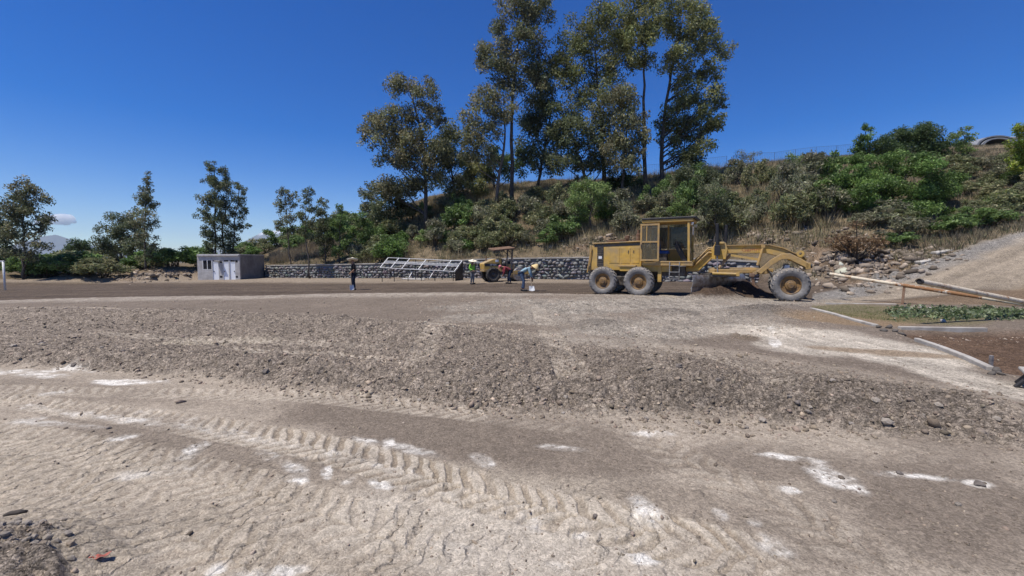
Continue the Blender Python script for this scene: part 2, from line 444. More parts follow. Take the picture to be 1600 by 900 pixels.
    for (u, v, a, b, rot, s) in ((40, 575, 70, 6, 3, .9), (125, 573, 40, 4, 4, .9), (200, 590, 60, 4, 1, 1), (85, 606, 26, 3, -6, .5), (230, 636, 30, 6, -4, .8), (300, 648, 26, 5, -10, .6), (185, 679, 34, 4, -8, .9), (300, 698, 30, 7, -20, 1),
                                 (440, 720, 34, 13, 22, 1), (462, 745, 20, 7, 10, .8), (512, 738, 9, 9, 0, .9), (545, 748, 16, 7, -20, .9), (592, 754, 22, 7, 10, 1), (570, 688, 24, 6, 10, .8), (604, 694, 12, 8, -30, .9), (700, 768, 22, 6, 16, .9),
                                 (756, 718, 18, 8, 22, 1), (880, 699, 30, 4, 6, .7), (1035, 678, 42, 6, 4, .8), (1240, 716, 60, 5, 6, .9), (1300, 745, 48, 14, 22, 1), (1335, 765, 24, 7, 24, .8), (1420, 745, 60, 5, 5, .85), (1530, 757, 24, 5, 8, .7),
                                 (1015, 800, 30, 16, 30, .75), (1000, 871, 40, 8, 10, .95), (830, 812, 26, 16, 40, .55), (905, 835, 18, 9, 10, .6), (335, 888, 22, 9, -30, .8), (425, 890, 50, 8, -5, .7), (1232, 769, 18, 5, 8, .7), (1125, 805, 16, 8, 30, .5),
                                 (1205, 850, 40, 14, 20, .5), (1180, 818, 14, 8, 10, .4), (1210, 530, 8, 18, -12, .85), (90, 655, 60, 5, 4, .5), (30, 650, 40, 5, -8, .7), (360, 668, 50, 6, 12, .55), (640, 700, 40, 6, 12, .5), (520, 900, 26, 8, 0, .6),
                                 (160, 643, 130, 7, 8, .75), (360, 672, 120, 8, 11, .5), (560, 715, 90, 8, 15, .45), (860, 880, 60, 14, 14, .5), (700, 850, 40, 9, 10, .35), (250, 730, 60, 7, -8, .4)):
        lime = np.maximum(lime, s * sstep(1.7, .05, ellipse(U, V, u, v, a, b, rot) + 1.7 * n2 + .7 * n1))
    brk = fbm(x / .10, y / .05, 4, 330, .65); brk2 = fbm(x / .4, y / .2, 3, 331)
    lime = front * flat * np.clip(.22 * lime + 1.0 * lime * sstep(-.15, .65, brk + .6 * brk2 + .25 * lime), 0, 1) * (1 - .6 * rub)
    col = mixc(col, np.clip(gap, 0, 1) * .55 * (1 - past), (.255, .22, .182))
    col = mixc(col, np.clip(light, 0, 1) * .85 * (1 - past), np.array([.50, .455, .39])[None, :] * (1 + .10 * n2)[:, None])
    col = mixc(col, lime, np.array([.74, .735, .71])[None, :] * (1 + .06 * n2)[:, None])
    # bed of red soil, turf strip
    col = mixc(col, pm, np.array([.128, .088, .064])[None, :] * (1 + .3 * n2)[:, None])
    turf = front * sstep(1.2, .6, ellipse(U, V, 1400, 491, 150, 13, 5) + .5 * n1) * (U > 1268) * (1 - pm)
    col = mixc(col, turf * .7, (.17, .155, .085))
    # hillside and ramp
    dry = .5 + .5 * fbm(x / 3.5, y / 3.5, 3, 340)
    hc = np.array([.20, .165, .115])[None, :] * dry[:, None] + np.array([.11, .088, .06])[None, :] * (1 - dry)[:, None]
    col = mixc(col, hm * (1 - past), hc * (1 + .2 * n2)[:, None])
    wb, ib = worley(x / .45, y / .45, 353)
    bc = np.array([.215, .165, .122])[None, :] * (.6 + .7 * ib + .45 * fbm(x / .5, y / .5, 3, 350))[:, None]
    col = mixc(col, bank, bc)
    rg = np.array([.31, .27, .22])[None, :] * (1 + .38 * fbm(x / 5, (y - .37 * x) / .45, 4, 360) + .2 * n2 + .15 * n1)[:, None]
    gg = sstep(26, 6, Vt - vtop + 9 * n1)
    rg = rg * (1 - gg[:, None]) + gg[:, None] * np.array([.25, .243, .235])[None, :] * (1 + .25 * st)[:, None]
    col = mixc(col, rampm, rg)
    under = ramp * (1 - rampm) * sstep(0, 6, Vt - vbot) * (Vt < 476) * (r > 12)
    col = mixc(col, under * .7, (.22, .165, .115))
    outside = (~front)
    col = np.clip(col * np.array([.955, .905, .825]), .02, .85)
    grassy = hm * (1 - .55 * bank) * (1 - rampm)
    grain = np.clip(np.maximum.reduce([rub, .55 * past, .45 * mid, .85 * lg * front * flat, .55 * rampm + .45 * gg * rampm, .9 * bank, .8 * heap, .25 * hm, .6 * pm, .10 + 0 * x]) * (1 - .75 * np.clip(light, 0, 1)) * (1 - .8 * lime), 0, 1)
    return z, col, grassy, ripm, grain
def ground(x, y): return float(surface(np.array([x]), np.array([y]))[0])
def hit(u, v, d0=6.0, d1=120.0):
    """where a pixel's ray meets the large terrain"""
    ds = np.linspace(d0, d1, 900)
    P = ray(u, v)
    t = ds / P[1]
    X = P[0] * t; Z = CAMZ + P[2] * t
    g = macro(X, ds)
    k = np.where(Z <= g)[0]
    d = ds[k[0]] if len(k) else d1
    x = P[0] / P[1] * d
    return x, d, ground(x, d)

# ------------------------------------------------------------------ mesh helpers
def new_mesh(name, verts, faces):
    me = bpy.data.meshes.new(name)
    me.from_pydata([tuple(v) for v in verts], [], faces)
    me.update()
    return me
def quads_mesh(name, verts, faces, smooth=False):
    """fast: verts (N,3), faces (M,k) arrays"""
    me = bpy.data.meshes.new(name)
    verts = np.asarray(verts, np.float32); faces = np.asarray(faces, np.int32)
    k = faces.shape[1]
    me.vertices.add(len(verts)); me.vertices.foreach_set('co', verts.ravel())
    me.loops.add(faces.size); me.loops.foreach_set('vertex_index', faces.ravel())
    me.polygons.add(len(faces))
    me.polygons.foreach_set('loop_start', np.arange(0, faces.size, k, dtype=np.int32))
    me.polygons.foreach_set('loop_total', np.full(len(faces), k, np.int32))
    if smooth: me.polygons.foreach_set('use_smooth', np.ones(len(faces), bool))
    me.update(calc_edges=True)
    return me
def set_col(me, col, name='Col', alpha=None):
    a = me.color_attributes.new(name, 'FLOAT_COLOR', 'POINT')
    c = np.ones((len(me.vertices), 4), np.float32); c[:, :3] = col
    if alpha is not None: c[:, 3] = alpha
    a.data.foreach_set('color', c.ravel())
def link(name, me, mat=None, parent=None, loc=None, rot=None):
    o = bpy.data.objects.new(name, me)
    if mat is not None and me is not None and not me.materials: me.materials.append(mat)
    COL.objects.link(o)
    if parent is not None: o.parent = parent
    if loc is not None: o.location = loc
    if rot is not None: o.rotation_euler = rot
    return o
def tag(o, label, cat, group=None):
    o['label'] = label; o['category'] = cat
    if group: o['group'] = group
    return o
def thing(name, label, cat, loc=(0, 0, 0), rz=0, group=None):
    o = bpy.data.objects.new(name, None)
    o.empty_display_size = .3
    COL.objects.link(o); o.location = loc; o.rotation_euler = (0, 0, rz)
    return tag(o, label, cat, group)
def struct(o, kind='structure'):
    o['kind'] = kind; return o

class MB:
    def __init__(s): s.v = []; s.f = []
    def add(s, V, Fc):
        b = len(s.v); s.v += [tuple(p) for p in V]; s.f += [tuple(i + b for i in f) for f in Fc]; return s
    def box(s, c, d, rot=None):
        x, y, z = d[0] / 2, d[1] / 2, d[2] / 2
        V = [Vector(p) for p in ((-x, -y, -z), (x, -y, -z), (x, y, -z), (-x, y, -z), (-x, -y, z), (x, -y, z), (x, y, z), (-x, y, z))]
        M = Euler(rot).to_matrix() if rot else Matrix.Identity(3)
        return s.add([M @ p + Vector(c) for p in V], [(0, 3, 2, 1), (4, 5, 6, 7), (0, 1, 5, 4), (1, 2, 6, 5), (2, 3, 7, 6), (3, 0, 4, 7)])
    def bar(s, a, b, w, h):
        a = Vector(a); b = Vector(b); d = b - a
        q = d.to_track_quat('X', 'Z')
        x, y, z = d.length / 2, w / 2, h / 2
        V = [(-x, -y, -z), (x, -y, -z), (x, y, -z), (-x, y, -z), (-x, -y, z), (x, -y, z), (x, y, z), (-x, y, z)]
        return s.add([q @ Vector(p) + (a + b) / 2 for p in V], [(0, 3, 2, 1), (4, 5, 6, 7), (0, 1, 5, 4), (1, 2, 6, 5), (2, 3, 7, 6), (3, 0, 4, 7)])
    def prism(s, poly, y0, y1):            # polygon in XZ, extruded along Y
        n = len(poly)
        V = [(p[0], y0, p[1]) for p in poly] + [(p[0], y1, p[1]) for p in poly]
        Fc = [tuple(range(n)), tuple(range(2 * n - 1, n - 1, -1))]
        for i in range(n):
            j = (i + 1) % n; Fc.append((i, i + n, j + n, j))
        return s.add(V, Fc)
    def tube(s, pts, rad, n=8, cap=True):
        pts = [Vector(p) for p in pts]
        if not hasattr(rad, '__len__'): rad = [rad] * len(pts)
        V = []; up = None
        for i, p in enumerate(pts):
            d = (pts[min(i + 1, len(pts) - 1)] - pts[max(i - 1, 0)])
            if d.length < 1e-9: d = Vector((0, 0, 1))
            d.normalize()
            if up is None: up = Vector((1, 0, 0)) if abs(d.x) < .8 else Vector((0, 1, 0))
            a = (up - d * up.dot(d)).normalized(); b = d.cross(a); up = a
            for k in range(n):
                t = 2 * math.pi * k / n
                V.append(p + (a * math.cos(t) + b * math.sin(t)) * rad[i])
        Fc = []
        for i in range(len(pts) - 1):
            for k in range(n):
                k2 = (k + 1) % n
                Fc.append((i * n + k, i * n + k2, (i + 1) * n + k2, (i + 1) * n + k))
        if cap:
            Fc.append(tuple(range(n - 1, -1, -1))); Fc.append(tuple(range((len(pts) - 1) * n, len(pts) * n)))
        return s.add(V, Fc)
    def lathe(s, prof, c=(0, 0, 0), axis='Z', n=24):
        V = []; m = len(prof)
        for k in range(n):
            t = 2 * math.pi * k / n
            for r_, h in prof:
                if axis == 'Z': p = (r_ * math.cos(t), r_ * math.sin(t), h)
                elif axis == 'Y': p = (r_ * math.cos(t), h, r_ * math.sin(t))
                else: p = (h, r_ * math.cos(t), r_ * math.sin(t))
                V.append((p[0] + c[0], p[1] + c[1], p[2] + c[2]))
        Fc = []
        for k in range(n):
            k2 = (k + 1) % n
            for i in range(m - 1):
                Fc.append((k * m + i, k2 * m + i, k2 * m + i + 1, k * m + i + 1))
        return s.add(V, Fc)
    def build(s, name, mat, parent=None, loc=None, smooth=False, bevel=0, rot=None):
        me = new_mesh(name, s.v, s.f)
        bm = bmesh.new(); bm.from_mesh(me); bmesh.ops.recalc_face_normals(bm, faces=bm.faces); bm.to_mesh(me); bm.free()
        o = link(name, me, mat, parent, loc, rot)
        if smooth:
            for p in me.polygons: p.use_smooth = True
        if bevel:
            b = o.modifiers.new('bevel', 'BEVEL'); b.width = bevel; b.segments = 2; b.limit_method = 'ANGLE'; b.angle_limit = R(40)
        return o

# ------------------------------------------------------------------ materials
def nt(name):
    m = bpy.data.materials.new(name); m.use_nodes = True
    n = m.node_tree; b = n.nodes['Principled BSDF']
    return m, n, b
def mat(name, c, rough=.6, metal=0.0, c2=None, scale=6.0, lo=.4, hi=.65, bump=0.0, bscale=60.0, spec=.4, dust=None, vary=.12):
    """painted or weathered surface: base colour, patches of a second colour, small variation, dust on upward faces"""
    m, n, b = nt(name)
    N = n.nodes; L = n.links
    tc = N.new('ShaderNodeTexCoord')
    no = N.new('ShaderNodeTexNoise'); no.inputs['Scale'].default_value = scale * 3.1; no.inputs['Detail'].default_value = 6
    L.new(tc.outputs['Object'], no.inputs['Vector'])
    mr = N.new('ShaderNodeMapRange'); mr.inputs['From Min'].default_value = .3; mr.inputs['From Max'].default_value = .7
    mr.inputs['To Min'].default_value = 1 - vary; mr.inputs['To Max'].default_value = 1 + vary
    L.new(no.outputs['Fac'], mr.inputs['Value'])
    mu = N.new('ShaderNodeVectorMath'); mu.operation = 'SCALE'
    mu.inputs[0].default_value = c
    L.new(mr.outputs[0], mu.inputs['Scale'])
    out = mu.outputs[0]
    if c2 is not None:
        n2 = N.new('ShaderNodeTexNoise'); n2.inputs['Scale'].default_value = scale; n2.inputs['Detail'].default_value = 7; n2.inputs['Roughness'].default_value = .65
        L.new(tc.outputs['Object'], n2.inputs['Vector'])
        r2 = N.new('ShaderNodeMapRange'); r2.inputs['From Min'].default_value = lo; r2.inputs['From Max'].default_value = hi
        L.new(n2.outputs['Fac'], r2.inputs['Value'])
        mx = N.new('ShaderNodeMix'); mx.data_type = 'RGBA'
        L.new(r2.outputs[0], mx.inputs[0]); L.new(out, mx.inputs[6]); mx.inputs[7].default_value = (*c2, 1)
        out = mx.outputs[2]
    if dust is not None:
        ge = N.new('ShaderNodeNewGeometry'); sx = N.new('ShaderNodeSeparateXYZ'); L.new(ge.outputs['Normal'], sx.inputs[0])
        r3 = N.new('ShaderNodeMapRange'); r3.inputs['From Min'].default_value = .1; r3.inputs['From Max'].default_value = .95
        r3.inputs['To Max'].default_value = dust
        L.new(sx.outputs['Z'], r3.inputs['Value'])
        mx = N.new('ShaderNodeMix'); mx.data_type = 'RGBA'
        L.new(r3.outputs[0], mx.inputs[0]); L.new(out, mx.inputs[6]); mx.inputs[7].default_value = (.33, .28, .22, 1)
        out = mx.outputs[2]
    L.new(out, b.inputs['Base Color'])
    b.inputs['Roughness'].default_value = rough; b.inputs['Metallic'].default_value = metal
    b.inputs['Specular IOR Level'].default_value = spec
    if bump:
        bu = N.new('ShaderNodeBump'); bu.inputs['Strength'].default_value = bump; bu.inputs['Distance'].default_value = .02
        n4 = N.new('ShaderNodeTexNoise'); n4.inputs['Scale'].default_value = bscale; n4.inputs['Detail'].default_value = 5
        L.new(tc.outputs['Object'], n4.inputs['Vector']); L.new(n4.outputs['Fac'], bu.inputs['Height']); L.new(bu.outputs[0], b.inputs['Normal'])
    return m
def attr_mat(name, rough=.9, transl=0.0, fine=None, bump=0.0, bscale=40, spec=.2):
    m, n, b = nt(name)
    N = n.nodes; L = n.links
    at_ = N.new('ShaderNodeAttribute'); at_.attribute_name = 'Col'
    out = at_.outputs['Color']
    tc = N.new('ShaderNodeTexCoord')
    if fine:
        for sc_, amt in fine:
            no = N.new('ShaderNodeTexNoise'); no.inputs['Scale'].default_value = sc_; no.inputs['Detail'].default_value = 6; no.inputs['Roughness'].default_value = .7
            L.new(tc.outputs['Object'], no.inputs['Vector'])
            mr = N.new('ShaderNodeMapRange'); mr.inputs['From Min'].default_value = .25; mr.inputs['From Max'].default_value = .75
            mr.inputs['To Min'].default_value = 1 - amt; mr.inputs['To Max'].default_value = 1 + amt
            L.new(no.outputs['Fac'], mr.inputs['Value'])
            mu = N.new('ShaderNodeVectorMath'); mu.operation = 'SCALE'
            L.new(out, mu.inputs[0]); L.new(mr.outputs[0], mu.inputs['Scale']); out = mu.outputs[0]
    L.new(out, b.inputs['Base Color'])
    b.inputs['Roughness'].default_value = rough; b.inputs['Specular IOR Level'].default_value = spec
    if bump:
        prev = None
        for k, (s_, d_) in enumerate(((bscale, .025), (bscale * 5, .008))):
            no = N.new('ShaderNodeTexNoise'); no.inputs['Scale'].default_value = s_; no.inputs['Detail'].default_value = 8; no.inputs['Roughness'].default_value = .65
            L.new(tc.outputs['Object'], no.inputs['Vector'])
            bu = N.new('ShaderNodeBump'); bu.inputs['Strength'].default_value = bump; bu.inputs['Distance'].default_value = d_
            L.new(no.outputs['Fac'], bu.inputs['Height'])
            if prev: L.new(prev.outputs[0], bu.inputs['Normal'])
            prev = bu
        L.new(prev.outputs[0], b.inputs['Normal'])
    if transl:
        tr = N.new('ShaderNodeBsdfTranslucent'); L.new(out, tr.inputs['Color'])
        mx = N.new('ShaderNodeMixShader'); mx.inputs[0].default_value = transl
        L.new(b.outputs[0], mx.inputs[1]); L.new(tr.outputs[0], mx.inputs[2])
        L.new(mx.outputs[0], n.nodes['Material Output'].inputs['Surface'])
    return m
def glass_mat(name, c=(.25, .22, .17), alpha=.55):
    m, n, b = nt(name)
    b.inputs['Base Color'].default_value = (*c, 1); b.inputs['Roughness'].default_value = .12
    b.inputs['Alpha'].default_value = alpha
    return m

M = {}
def ground_mat():
    m, n, b = nt('ground_soil'); N = n.nodes; L = n.links
    at_ = N.new('ShaderNodeAttribute'); at_.attribute_name = 'Col'
    tc = N.new('ShaderNodeTexCoord')
    def math_(op, a, c):
        q = N.new('ShaderNodeMath'); q.operation = op
        for i, v in enumerate((a, c)):
            if isinstance(v, (int, float)): q.inputs[i].default_value = v
            else: L.new(v, q.inputs[i])
        return q.outputs[0]
    mask = at_.outputs['Alpha']
    out = at_.outputs['Color']
    warp = N.new('ShaderNodeTexNoise'); warp.inputs['Scale'].default_value = 14; warp.inputs['Detail'].default_value = 3
    L.new(tc.outputs['Object'], warp.inputs['Vector'])
    va = N.new('ShaderNodeVectorMath'); va.operation = 'MULTIPLY_ADD'; va.inputs[1].default_value = (.05, .05, .05)
    L.new(warp.outputs['Color'], va.inputs[0]); L.new(tc.outputs['Object'], va.inputs[2])
    heights = []
    for sc_, cv, cc, dist, d0 in ((15, .22, .02, .022, .0), (42, .30, .14, .011, .10), (120, .26, .24, .004, .5)):
        vo = N.new('ShaderNodeTexVoronoi'); vo.inputs['Scale'].default_value = sc_; L.new(va.outputs[0], vo.inputs['Vector'])
        sx = N.new('ShaderNodeSeparateXYZ'); L.new(vo.outputs['Color'], sx.inputs[0])
        amt = math_('ADD', math_('MULTIPLY', mask, cv), cc)
        f = math_('ADD', math_('MULTIPLY', math_('MULTIPLY', math_('SUBTRACT', sx.outputs[0], .5), 2.0), amt), 1.0)
        mu = N.new('ShaderNodeVectorMath'); mu.operation = 'SCALE'; L.new(out, mu.inputs[0]); L.new(f, mu.inputs['Scale']); out = mu.outputs[0]
        h = math_('MULTIPLY', math_('SUBTRACT', 1.0, vo.outputs['Distance']), math_('ADD', math_('MULTIPLY', mask, math_('ADD', sx.outputs[1], .3)), d0))
        heights.append((h, dist))
    for sc_, amt in ((5, .10), (28, .14), (260, .16)):
        no = N.new('ShaderNodeTexNoise'); no.inputs['Scale'].default_value = sc_; no.inputs['Detail'].default_value = 7; no.inputs['Roughness'].default_value = .7
        L.new(tc.outputs['Object'], no.inputs['Vector'])
        f = math_('ADD', math_('MULTIPLY', math_('SUBTRACT', no.outputs['Fac'], .5), 4 * amt), 1.0)
        mu = N.new('ShaderNodeVectorMath'); mu.operation = 'SCALE'; L.new(out, mu.inputs[0]); L.new(f, mu.inputs['Scale']); out = mu.outputs[0]
        if sc_ > 6: heights.append((no.outputs['Fac'], .010 if sc_ < 50 else .003))
    # tyre pressed ripples: slow rise, sharp drop
    ra = N.new('ShaderNodeAttribute'); ra.attribute_name = 'Ripple'
    dp = N.new('ShaderNodeVectorMath'); dp.operation = 'DOT_PRODUCT'; dp.inputs[1].default_value = (.90 / .12, -.42 / .12, 0); L.new(tc.outputs['Object'], dp.inputs[0])
    ph = dp.outputs['Value']
    for sc_, a in ((2.2, 3.2), (9, .9), (40, .25)):
        no = N.new('ShaderNodeTexNoise'); no.inputs['Scale'].default_value = sc_; no.inputs['Detail'].default_value = 2; L.new(tc.outputs['Object'], no.inputs['Vector'])
        ph = math_('ADD', ph, math_('MULTIPLY', no.outputs['Fac'], a))
    n5 = N.new('ShaderNodeTexNoise'); n5.inputs['Scale'].default_value = 5.5; n5.inputs['Detail'].default_value = 3; L.new(tc.outputs['Object'], n5.inputs['Vector'])
    r5 = N.new('ShaderNodeMapRange'); r5.inputs['From Min'].default_value = .36; r5.inputs['From Max'].default_value = .52; L.new(n5.outputs['Fac'], r5.inputs['Value'])
    fr = math_('FRACT', ph, 0.0)
    heights.insert(0, (math_('MULTIPLY', math_('MULTIPLY', math_('MINIMUM', math_('MULTIPLY', math_('POWER', fr, 2.0), 1.38), math_('DIVIDE', math_('SUBTRACT', 1.0, fr), .15)), ra.outputs['Fac']), r5.outputs[0]), .026))
    prev = None
    for h, d in heights:
        bu = N.new('ShaderNodeBump'); bu.inputs['Strength'].default_value = 1.0; bu.inputs['Distance'].default_value = d
        L.new(h, bu.inputs['Height'])
        if prev: L.new(prev.outputs[0], bu.inputs['Normal'])
        prev = bu
    L.new(prev.outputs[0], b.inputs['Normal']); L.new(out, b.inputs['Base Color'])
    b.inputs['Roughness'].default_value = .95; b.inputs['Specular IOR Level'].default_value = .1
    return m
M['ground'] = ground_mat()
M['stone'] = attr_mat('loose_stone', .9, fine=((25, .2),), bump=.5, bscale=30, spec=.2)
M['leaf'] = attr_mat('leaf', .5, transl=.42, spec=.35)
M['straw'] = attr_mat('dry_grass', .8, transl=.25, spec=.15)
M['bark'] = mat('bark', (.055, .045, .038), .9, c2=(.11, .095, .08), scale=3, bump=.6, bscale=20)
M['bark_pale'] = mat('bark_pale', (.15, .125, .105), .9, c2=(.07, .055, .045), scale=2.5, bump=.6, bscale=20)
M['twig'] = mat('twig', (.14, .115, .09), .9)
M['yellow'] = mat('machine_yellow', (.54, .335, .07), .6, c2=(.38, .275, .14), scale=1.6, lo=.40, hi=.68, spec=.3, dust=.5, bump=.08, vary=.16)
M['yellow_worn'] = mat('machine_yellow_worn', (.46, .29, .10), .6, c2=(.26, .20, .13), scale=2.5, lo=.42, hi=.7, spec=.3, dust=.5, bump=.1)
M['rust'] = mat('rusty_steel', (.13, .065, .035), .85, c2=(.22, .15, .10), scale=5, bump=.3)
M['black'] = mat('black_paint', (.018, .018, .02), .5, c2=(.07, .06, .05), scale=4, lo=.5, hi=.8, dust=.15)
M['darksteel'] = mat('greasy_steel', (.045, .04, .036), .6, c2=(.12, .10, .08), scale=6, dust=.3)
M['steel'] = mat('worn_steel', (.42, .40, .37), .42, metal=.7, c2=(.20, .15, .11), scale=5)
M['tyre'] = mat('dusty_tyre', (.235, .225, .215), .95, c2=(.13, .123, .115), scale=4, bump=.2, dust=.5, spec=.1)
M['tyre_dark'] = mat('dark_tyre', (.03, .029, .028), .9, c2=(.09, .08, .07), scale=4, spec=.15)
M['rim'] = mat('brown_wheel_rim', (.25, .145, .05), .75, c2=(.09, .065, .05), scale=5, dust=.3)
M['glass'] = glass_mat('cab_glass', (.12, .10, .065), .45)
M['shade_pane'] = glass_mat('shade_dark_glass', (.03, .03, .03), .72)  # glass colour darkened to put the cab interior's shade into it
M['seat'] = mat('blue_seat', (.02, .06, .22), .8)
M['white'] = mat('white_paint', (.74, .73, .70), .5, c2=(.45, .40, .33), scale=3, lo=.55, hi=.85)
M['whitedoor'] = mat('white_door', (.84, .86, .88), .45, vary=.04)
M['pipe'] = mat('peeling_white_pipe', (.62, .54, .40), .6, c2=(.30, .15, .06), scale=4.2, lo=.52, hi=.66, bump=.2)
M['piperust'] = mat('rusty_pipe', (.26, .13, .055), .8, c2=(.60, .55, .46), scale=6, lo=.54, hi=.62, bump=.3)
M['concrete'] = mat('concrete', (.50, .48, .455), .9, c2=(.36, .34, .32), scale=1.6, bump=.3, bscale=30)
M['concrete_light'] = mat('concrete_light', (.46, .43, .38), .9, c2=(.30, .27, .23), scale=2, bump=.3, bscale=30)
M['shade_grey'] = mat('rough_shade_grey', (.24, .225, .215), .95, c2=(.17, .155, .15), scale=1.2, bump=.6, bscale=18)  # grey with the hut side's shade painted in; the stake shares it
M['mortar'] = mat('mortar', (.175, .168, .16), .95, bump=.5, bscale=12)
M['dark'] = mat('dark_interior', (.02, .02, .022), .9)
M['timber'] = mat('weathered_timber', (.33, .26, .18), .85, c2=(.20, .15, .11), scale=5)
M['red'] = mat('red_plastic', (.36, .06, .035), .7, c2=(.30, .2, .16), scale=20)
M['skin'] = mat('skin', (.28, .15, .09), .6)
M['straw_hat'] = mat('straw_hat', (.82, .75, .57), .8)
M['shovel'] = mat('pale_blade', (.72, .72, .70), .4)
M['shed'] = mat('grey_sheet_metal', (.30, .31, .32), .5, c2=(.2, .2, .2), scale=2)
def cloth(name, c, c2=None): return mat(name, c, .9, c2=c2, scale=9, lo=.45, hi=.7, spec=.1, bump=.3, bscale=14)

# ------------------------------------------------------------------ the ground: one sheet
def build_ground():
    dense = np.arange(-57, 57.01, 0.125)
    coarse = np.arange(62, 299, 4.0)
    th = np.radians(np.concatenate([dense, coarse]))
    r = [.2, .6, 1.0, 1.3, 1.55]
    a = 1.7
    while a < 24: r.append(a); a *= 1.0056
    while a < 95: r.append(a); a *= 1.011
    while a < 9000: r.append(a); a *= 1.13
    r = np.array(r)
    TH, RR = np.meshgrid(th, r)
    X = (RR * np.sin(TH)).ravel(); Y = (RR * np.cos(TH)).ravel()
    z, col, grassy, ripm, rub = surface(X, Y, True)
    nt_, nr = len(th), len(r)
    idx = np.arange(nr * nt_).reshape(nr, nt_)
    nx = np.roll(idx, -1, axis=1)
    Fq = np.stack([idx[:-1], idx[1:], nx[1:], nx[:-1]], -1).reshape(-1, 4)
    me = quads_mesh('ground', np.stack([X, Y, z], 1), Fq[:, ::-1], smooth=True)
    # close the middle
    set_col(me, col, alpha=rub)
    ra = me.attributes.new('Ripple', 'FLOAT', 'POINT'); ra.data.foreach_set('value', ripm.astype(np.float32))
    o = link('ground', me, M['ground'])
    struct(o)
    return o
build_ground()

# ------------------------------------------------------------------ stones
_t = (1 + 5 ** .5) / 2
ICO_V = np.array([(-1, _t, 0), (1, _t, 0), (-1, -_t, 0), (1, -_t, 0), (0, -1, _t), (0, 1, _t), (0, -1, -_t), (0, 1, -_t), (_t, 0, -1), (_t, 0, 1), (-_t, 0, -1), (-_t, 0, 1)]) / math.hypot(1, _t)
ICO_F = np.array([(0, 11, 5), (0, 5, 1), (0, 1, 7), (0, 7, 10), (0, 10, 11), (1, 5, 9), (5, 11, 4), (11, 10, 2), (10, 7, 6), (7, 1, 8), (3, 9, 4), (3, 4, 2), (3, 2, 6), (3, 6, 8), (3, 8, 9), (4, 9, 5), (2, 4, 11), (6, 2, 10), (8, 6, 7), (9, 8, 1)])
def rocks(pos, size, flat=(.55, .8), seed=1):
    g = np.random.default_rng(seed); n = len(pos)
    V = np.tile(ICO_V[None], (n, 1, 1)) * (1 + .45 * g.uniform(-1, 1, (n, 12, 1)))
    s = np.stack([g.uniform(.75, 1.25, n), g.uniform(.6, 1.0, n), g.uniform(*flat, n)], 1)
    V = V * s[:, None, :]
    a = g.uniform(0, 2 * np.pi, n); c, s_ = np.cos(a), np.sin(a)
    x = V[..., 0] * c[:, None] - V[..., 1] * s_[:, None]; y = V[..., 0] * s_[:, None] + V[..., 1] * c[:, None]
    tl = g.uniform(-.4, .4, n); z = V[..., 2] + x * tl[:, None]
    V = np.stack([x, y, z], -1) * size[:, None, None] + pos[:, None, :]
    Fc = (ICO_F[None] + (np.arange(n) * 12)[:, None, None]).reshape(-1, 3)
    return V.reshape(-1, 3), Fc
def gravel():
    g = np.random.default_rng(5)
    n = 50000
    th = np.radians(g.uniform(-56, 56, n)); r = np.exp(g.uniform(math.log(1.7), math.log(26), n))
    x = r * np.sin(th); y = r * np.cos(th)
    U, V = pix(x, y)
    rN = pl(NEAR, th); rF = pl(FAR, th)
    wt = np.where((r > rN - .25) & (r < rF + .6), .55, .10)
    foot = np.exp(-((r - rN - .12) / .30) ** 2)
    wt = np.maximum(wt, foot)
    wt = np.where((V < 530) & (r > rF), np.where(U > 650, .95, .4), wt)
    wt = np.maximum(wt, np.exp(-ellipse(U, V, 1195, 484, 60, 16)))
    wt = np.maximum(wt, np.exp(-ellipse(U, V, 15, 880, 75, 45)))
    wt = np.maximum(wt, .35 * np.exp(-ellipse(U, V, 1480, 800, 220, 120)))
    gX, gY = gr_local(x, y)
    wt = np.where((r > pl(EDGE, th)), .03, wt)
    wt = np.where((V < 520) & (U > 1290), .05, wt)
    k = g.uniform(0, 1, n) < wt
    x, y, r, th, U, V, foot = x[k], y[k], r[k], th[k], U[k], V[k], foot[k]
    sz = np.exp(g.normal(math.log(.0085), .50, len(x))) * (.75 + .085 * r)
    sz *= np.where((r > pl(NEAR, th) - .25) & (r < pl(FAR, th) + .6), 1.0, .55) * (1 + .25 * foot)
    sz = np.clip(sz, .003, .055)
    z = surface(x, y)
    Vt, Fc = rocks(np.stack([x, y, z + sz * .12], 1), sz, seed=6)
    me = quads_mesh('gravel', Vt, Fc)
    base = np.array([.25, .22, .19])[None] * np.exp(g.normal(0, .28, len(x)))[:, None] * (1 + .018 * g.normal(0, 1, (len(x), 3)))
    base *= np.array([1.10, 1.0, .87])
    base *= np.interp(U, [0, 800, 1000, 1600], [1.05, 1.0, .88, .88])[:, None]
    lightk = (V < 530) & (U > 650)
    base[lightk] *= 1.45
    set_col(me, np.repeat(np.clip(base, .03, .6), 12, 0))
    o = link('gravel', me, M['stone'])
    struct(o, 'stuff'); o['label'] = 'loose grey brown gravel and clods scattered over the dirt'
gravel()

